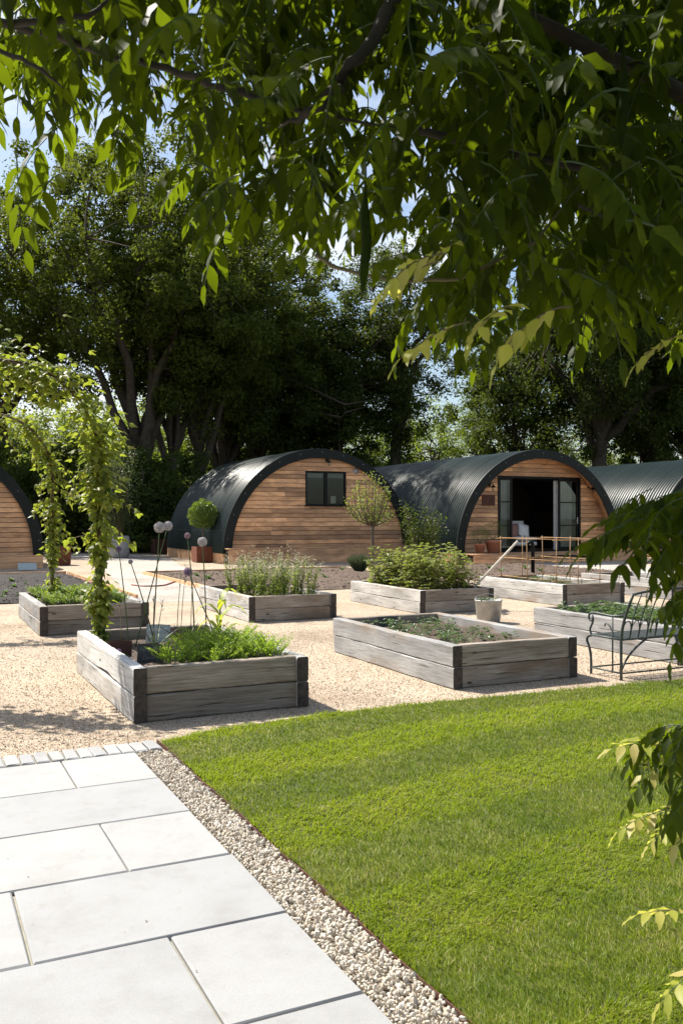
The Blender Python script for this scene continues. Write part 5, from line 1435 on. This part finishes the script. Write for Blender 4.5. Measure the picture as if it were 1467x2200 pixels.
# the ones nearest in view are parts of their own; the rest is one mass of the same leaves
order = sorted(range(len(leaves)), key=lambda i: (0 if inframe(leaves[i][1]) else 1, leaves[i][1].y))
parts = set(order[:290])
bulkV = []; bulkF = []; bulkM = []; nb = 0
for i, (me, p, rz, s_, (tx, ty)) in enumerate(leaves):
    mt = Matrix.Translation(p - VO) @ Matrix.Rotation(rz, 4, 'Z') @ Matrix.Rotation(tx, 4, 'X') @ Matrix.Rotation(ty, 4, 'Y') @ Matrix.Scale(s_, 4)
    if i in parts:
        o = bpy.data.objects.new('leaf', me); COL.objects.link(o); o.parent = vine; o.matrix_local = mt
    else:
        k = len(me.vertices); co = np.empty(k * 3, np.float32); me.vertices.foreach_get('co', co); co = co.reshape(-1, 3)
        mm_ = np.array(mt); bulkV.append(co @ mm_[:3, :3].T + mm_[:3, 3])
        for pl in me.polygons: bulkF.append([v_ + nb for v_ in pl.vertices]); bulkM.append(pl.material_index if me not in CY else pl.material_index * 2)
        nb += k
me = bpy.data.meshes.new('foliage'); me.from_pydata(np.concatenate(bulkV).tolist(), [], bulkF)
for q in (M['stem'], M['wist'], M['wist_y']): me.materials.append(q)
me.polygons.foreach_set('material_index', bulkM); me.polygons.foreach_set('use_smooth', [True] * len(bulkF)); me.update()
tag(link('foliage', me, vine), kind='stuff')
# woody stems
def vstem(pts, r, mat='vinebark'):
    P = [p - VO for p in pts]; out = []
    for i in range(len(P) - 1):
        for q in np.linspace(0, 1, 5)[:-1]:
            w = P[i].lerp(P[i + 1], q); out.append(w + Vector((rnd(-1, 1), rnd(-1, 1), rnd(-1, 1))) * r * .5)
    out.append(P[-1])
    n = len(out); MB().tube(out, [r * (1.1 - .35 * i / n) * rnd(.88, 1.12) * (1 if i < n - 4 else .2 + .2 * (n - 1 - i)) for i in range(n)], 8).build('stem', M[mat], vine)
vstem([Vector((1.45, 1.25, -.02)), Vector((1.5, 1.3, .8)), Vector((1.42, 1.35, 1.7)), PD(1560, 250, 1.75), PD(1200, 60, 1.8), PD(900, -80, 1.7), PD(500, -260, 1.6), PD(-100, -320, 1.6)], .017)
vstem([PD(900, -90, 1.7), PD(800, 80, 1.65), PD(735, 165, 1.6), PD(690, 235, 1.6), PD(600, 275, 1.65)], .012)
vstem([PD(-60, 40, 1.6), PD(120, 75, 1.6), PD(240, 115, 1.6), PD(360, 150, 1.6), PD(480, 190, 1.6), PD(620, 235, 1.7), PD(860, 275, 1.8)], .0075)
vstem([PD(860, 275, 1.8), PD(1080, 325, 1.9), PD(1270, 365, 1.9), PD(1460, 390, 1.9), PD(1700, 420, 1.9)], .008)
vstem([PD(-60, 55, 1.5), PD(80, 52, 1.5), PD(190, 35, 1.5), PD(260, -20, 1.5)], .006)
vstem([PD(676, 548, 1.6), PD(720, 575, 1.6), PD(800, 595, 1.6), PD(880, 603, 1.6), PD(985, 600, 1.6), PD(1150, 520, 1.7), PD(1270, 365, 1.9)], .0035, 'drystem')
vstem([PD(1240, 440, 1.6), PD(1300, 468, 1.6), PD(1380, 455, 1.7), PD(1460, 390, 1.9)], .0035, 'vinebark')
vstem([PD(-60, 90, 1.4), PD(30, 120, 1.4), PD(90, 150, 1.4), PD(140, 190, 1.45)], .004, 'vinebark')
vstem([Vector((1.42, 1.35, 1.3)), PD(1600, 1110, 1.4), PD(1540, 1070, 1.4), PD(1480, 1060, 1.4)], .004)
vstem([Vector((1.45, 1.32, .9)), PD(1600, 1600, 1.45), PD(1540, 1570, 2.0), PD(1480, 1580, 2.4), PD(1440, 1590, 2.4)], .003, 'drystem')
vstem([Vector((1.5, 1.3, .5)), PD(1640, 1950, 1.4), PD(1580, 1950, 1.9), PD(1500, 1960, 2.1)], .003, 'drystem')
vstem([Vector((1.45, 1.32, .8)), PD(1600, 1760, 1.45), PD(1560, 1740, 2.0), PD(1500, 1740, 2.4), PD(1430, 1740, 2.4)], .003, 'drystem')
# seed pods
def pod(x, y0, y1, Y):
    a, b = PD(x, y0, Y) - VO, PD(x - 6, y1, Y) - VO
    MB().tube([a + Vector((0, 0, .06)), a, a.lerp(b, .2), a.lerp(b, .5) + Vector((.004, 0, 0)), a.lerp(b, .8), b], [.0015, .003, .008, .0085, .008, .002], 7).build('seed_pod', M['wist'], vine)
pod(785, 420, 630, 1.45); pod(1338, 120, 320, 1.5); pod(885, 40, 130, 1.5)

# ------------------------------------------------------------------ fallen leaf litter on paving and gravel
random.seed(71)
m = MB()
for k in range(420):
    if k < 46: u, v, z = rnd(-2.5, 1.36), rnd(2.4, 6.05), .0365; L = rnd(.006, .018)
    else:
        Y = rnd(6.2, 13); X = Y * rnd(-.45, .45); u, v = X * CT + Y * ST, -X * ST + Y * CT; z = .008; L = rnd(.015, .04)
        if v < 6.8 or any(a - .03 < u < a + BW + .03 and b - .03 < v < b + BLn + .03 for a, b in beds_uv): continue
    a = rnd(0, 6.28); m.leaf(UV(u, v, z), (math.cos(a), math.sin(a), rnd(-.05, .15)), (rnd(-.3, .3), rnd(-.3, .3), 1), L, L * .55)
tag(m.build('leaf_litter', M['litter']), 'scattered brown leaf litter on the paving and gravel', 'leaf litter', kind='stuff')
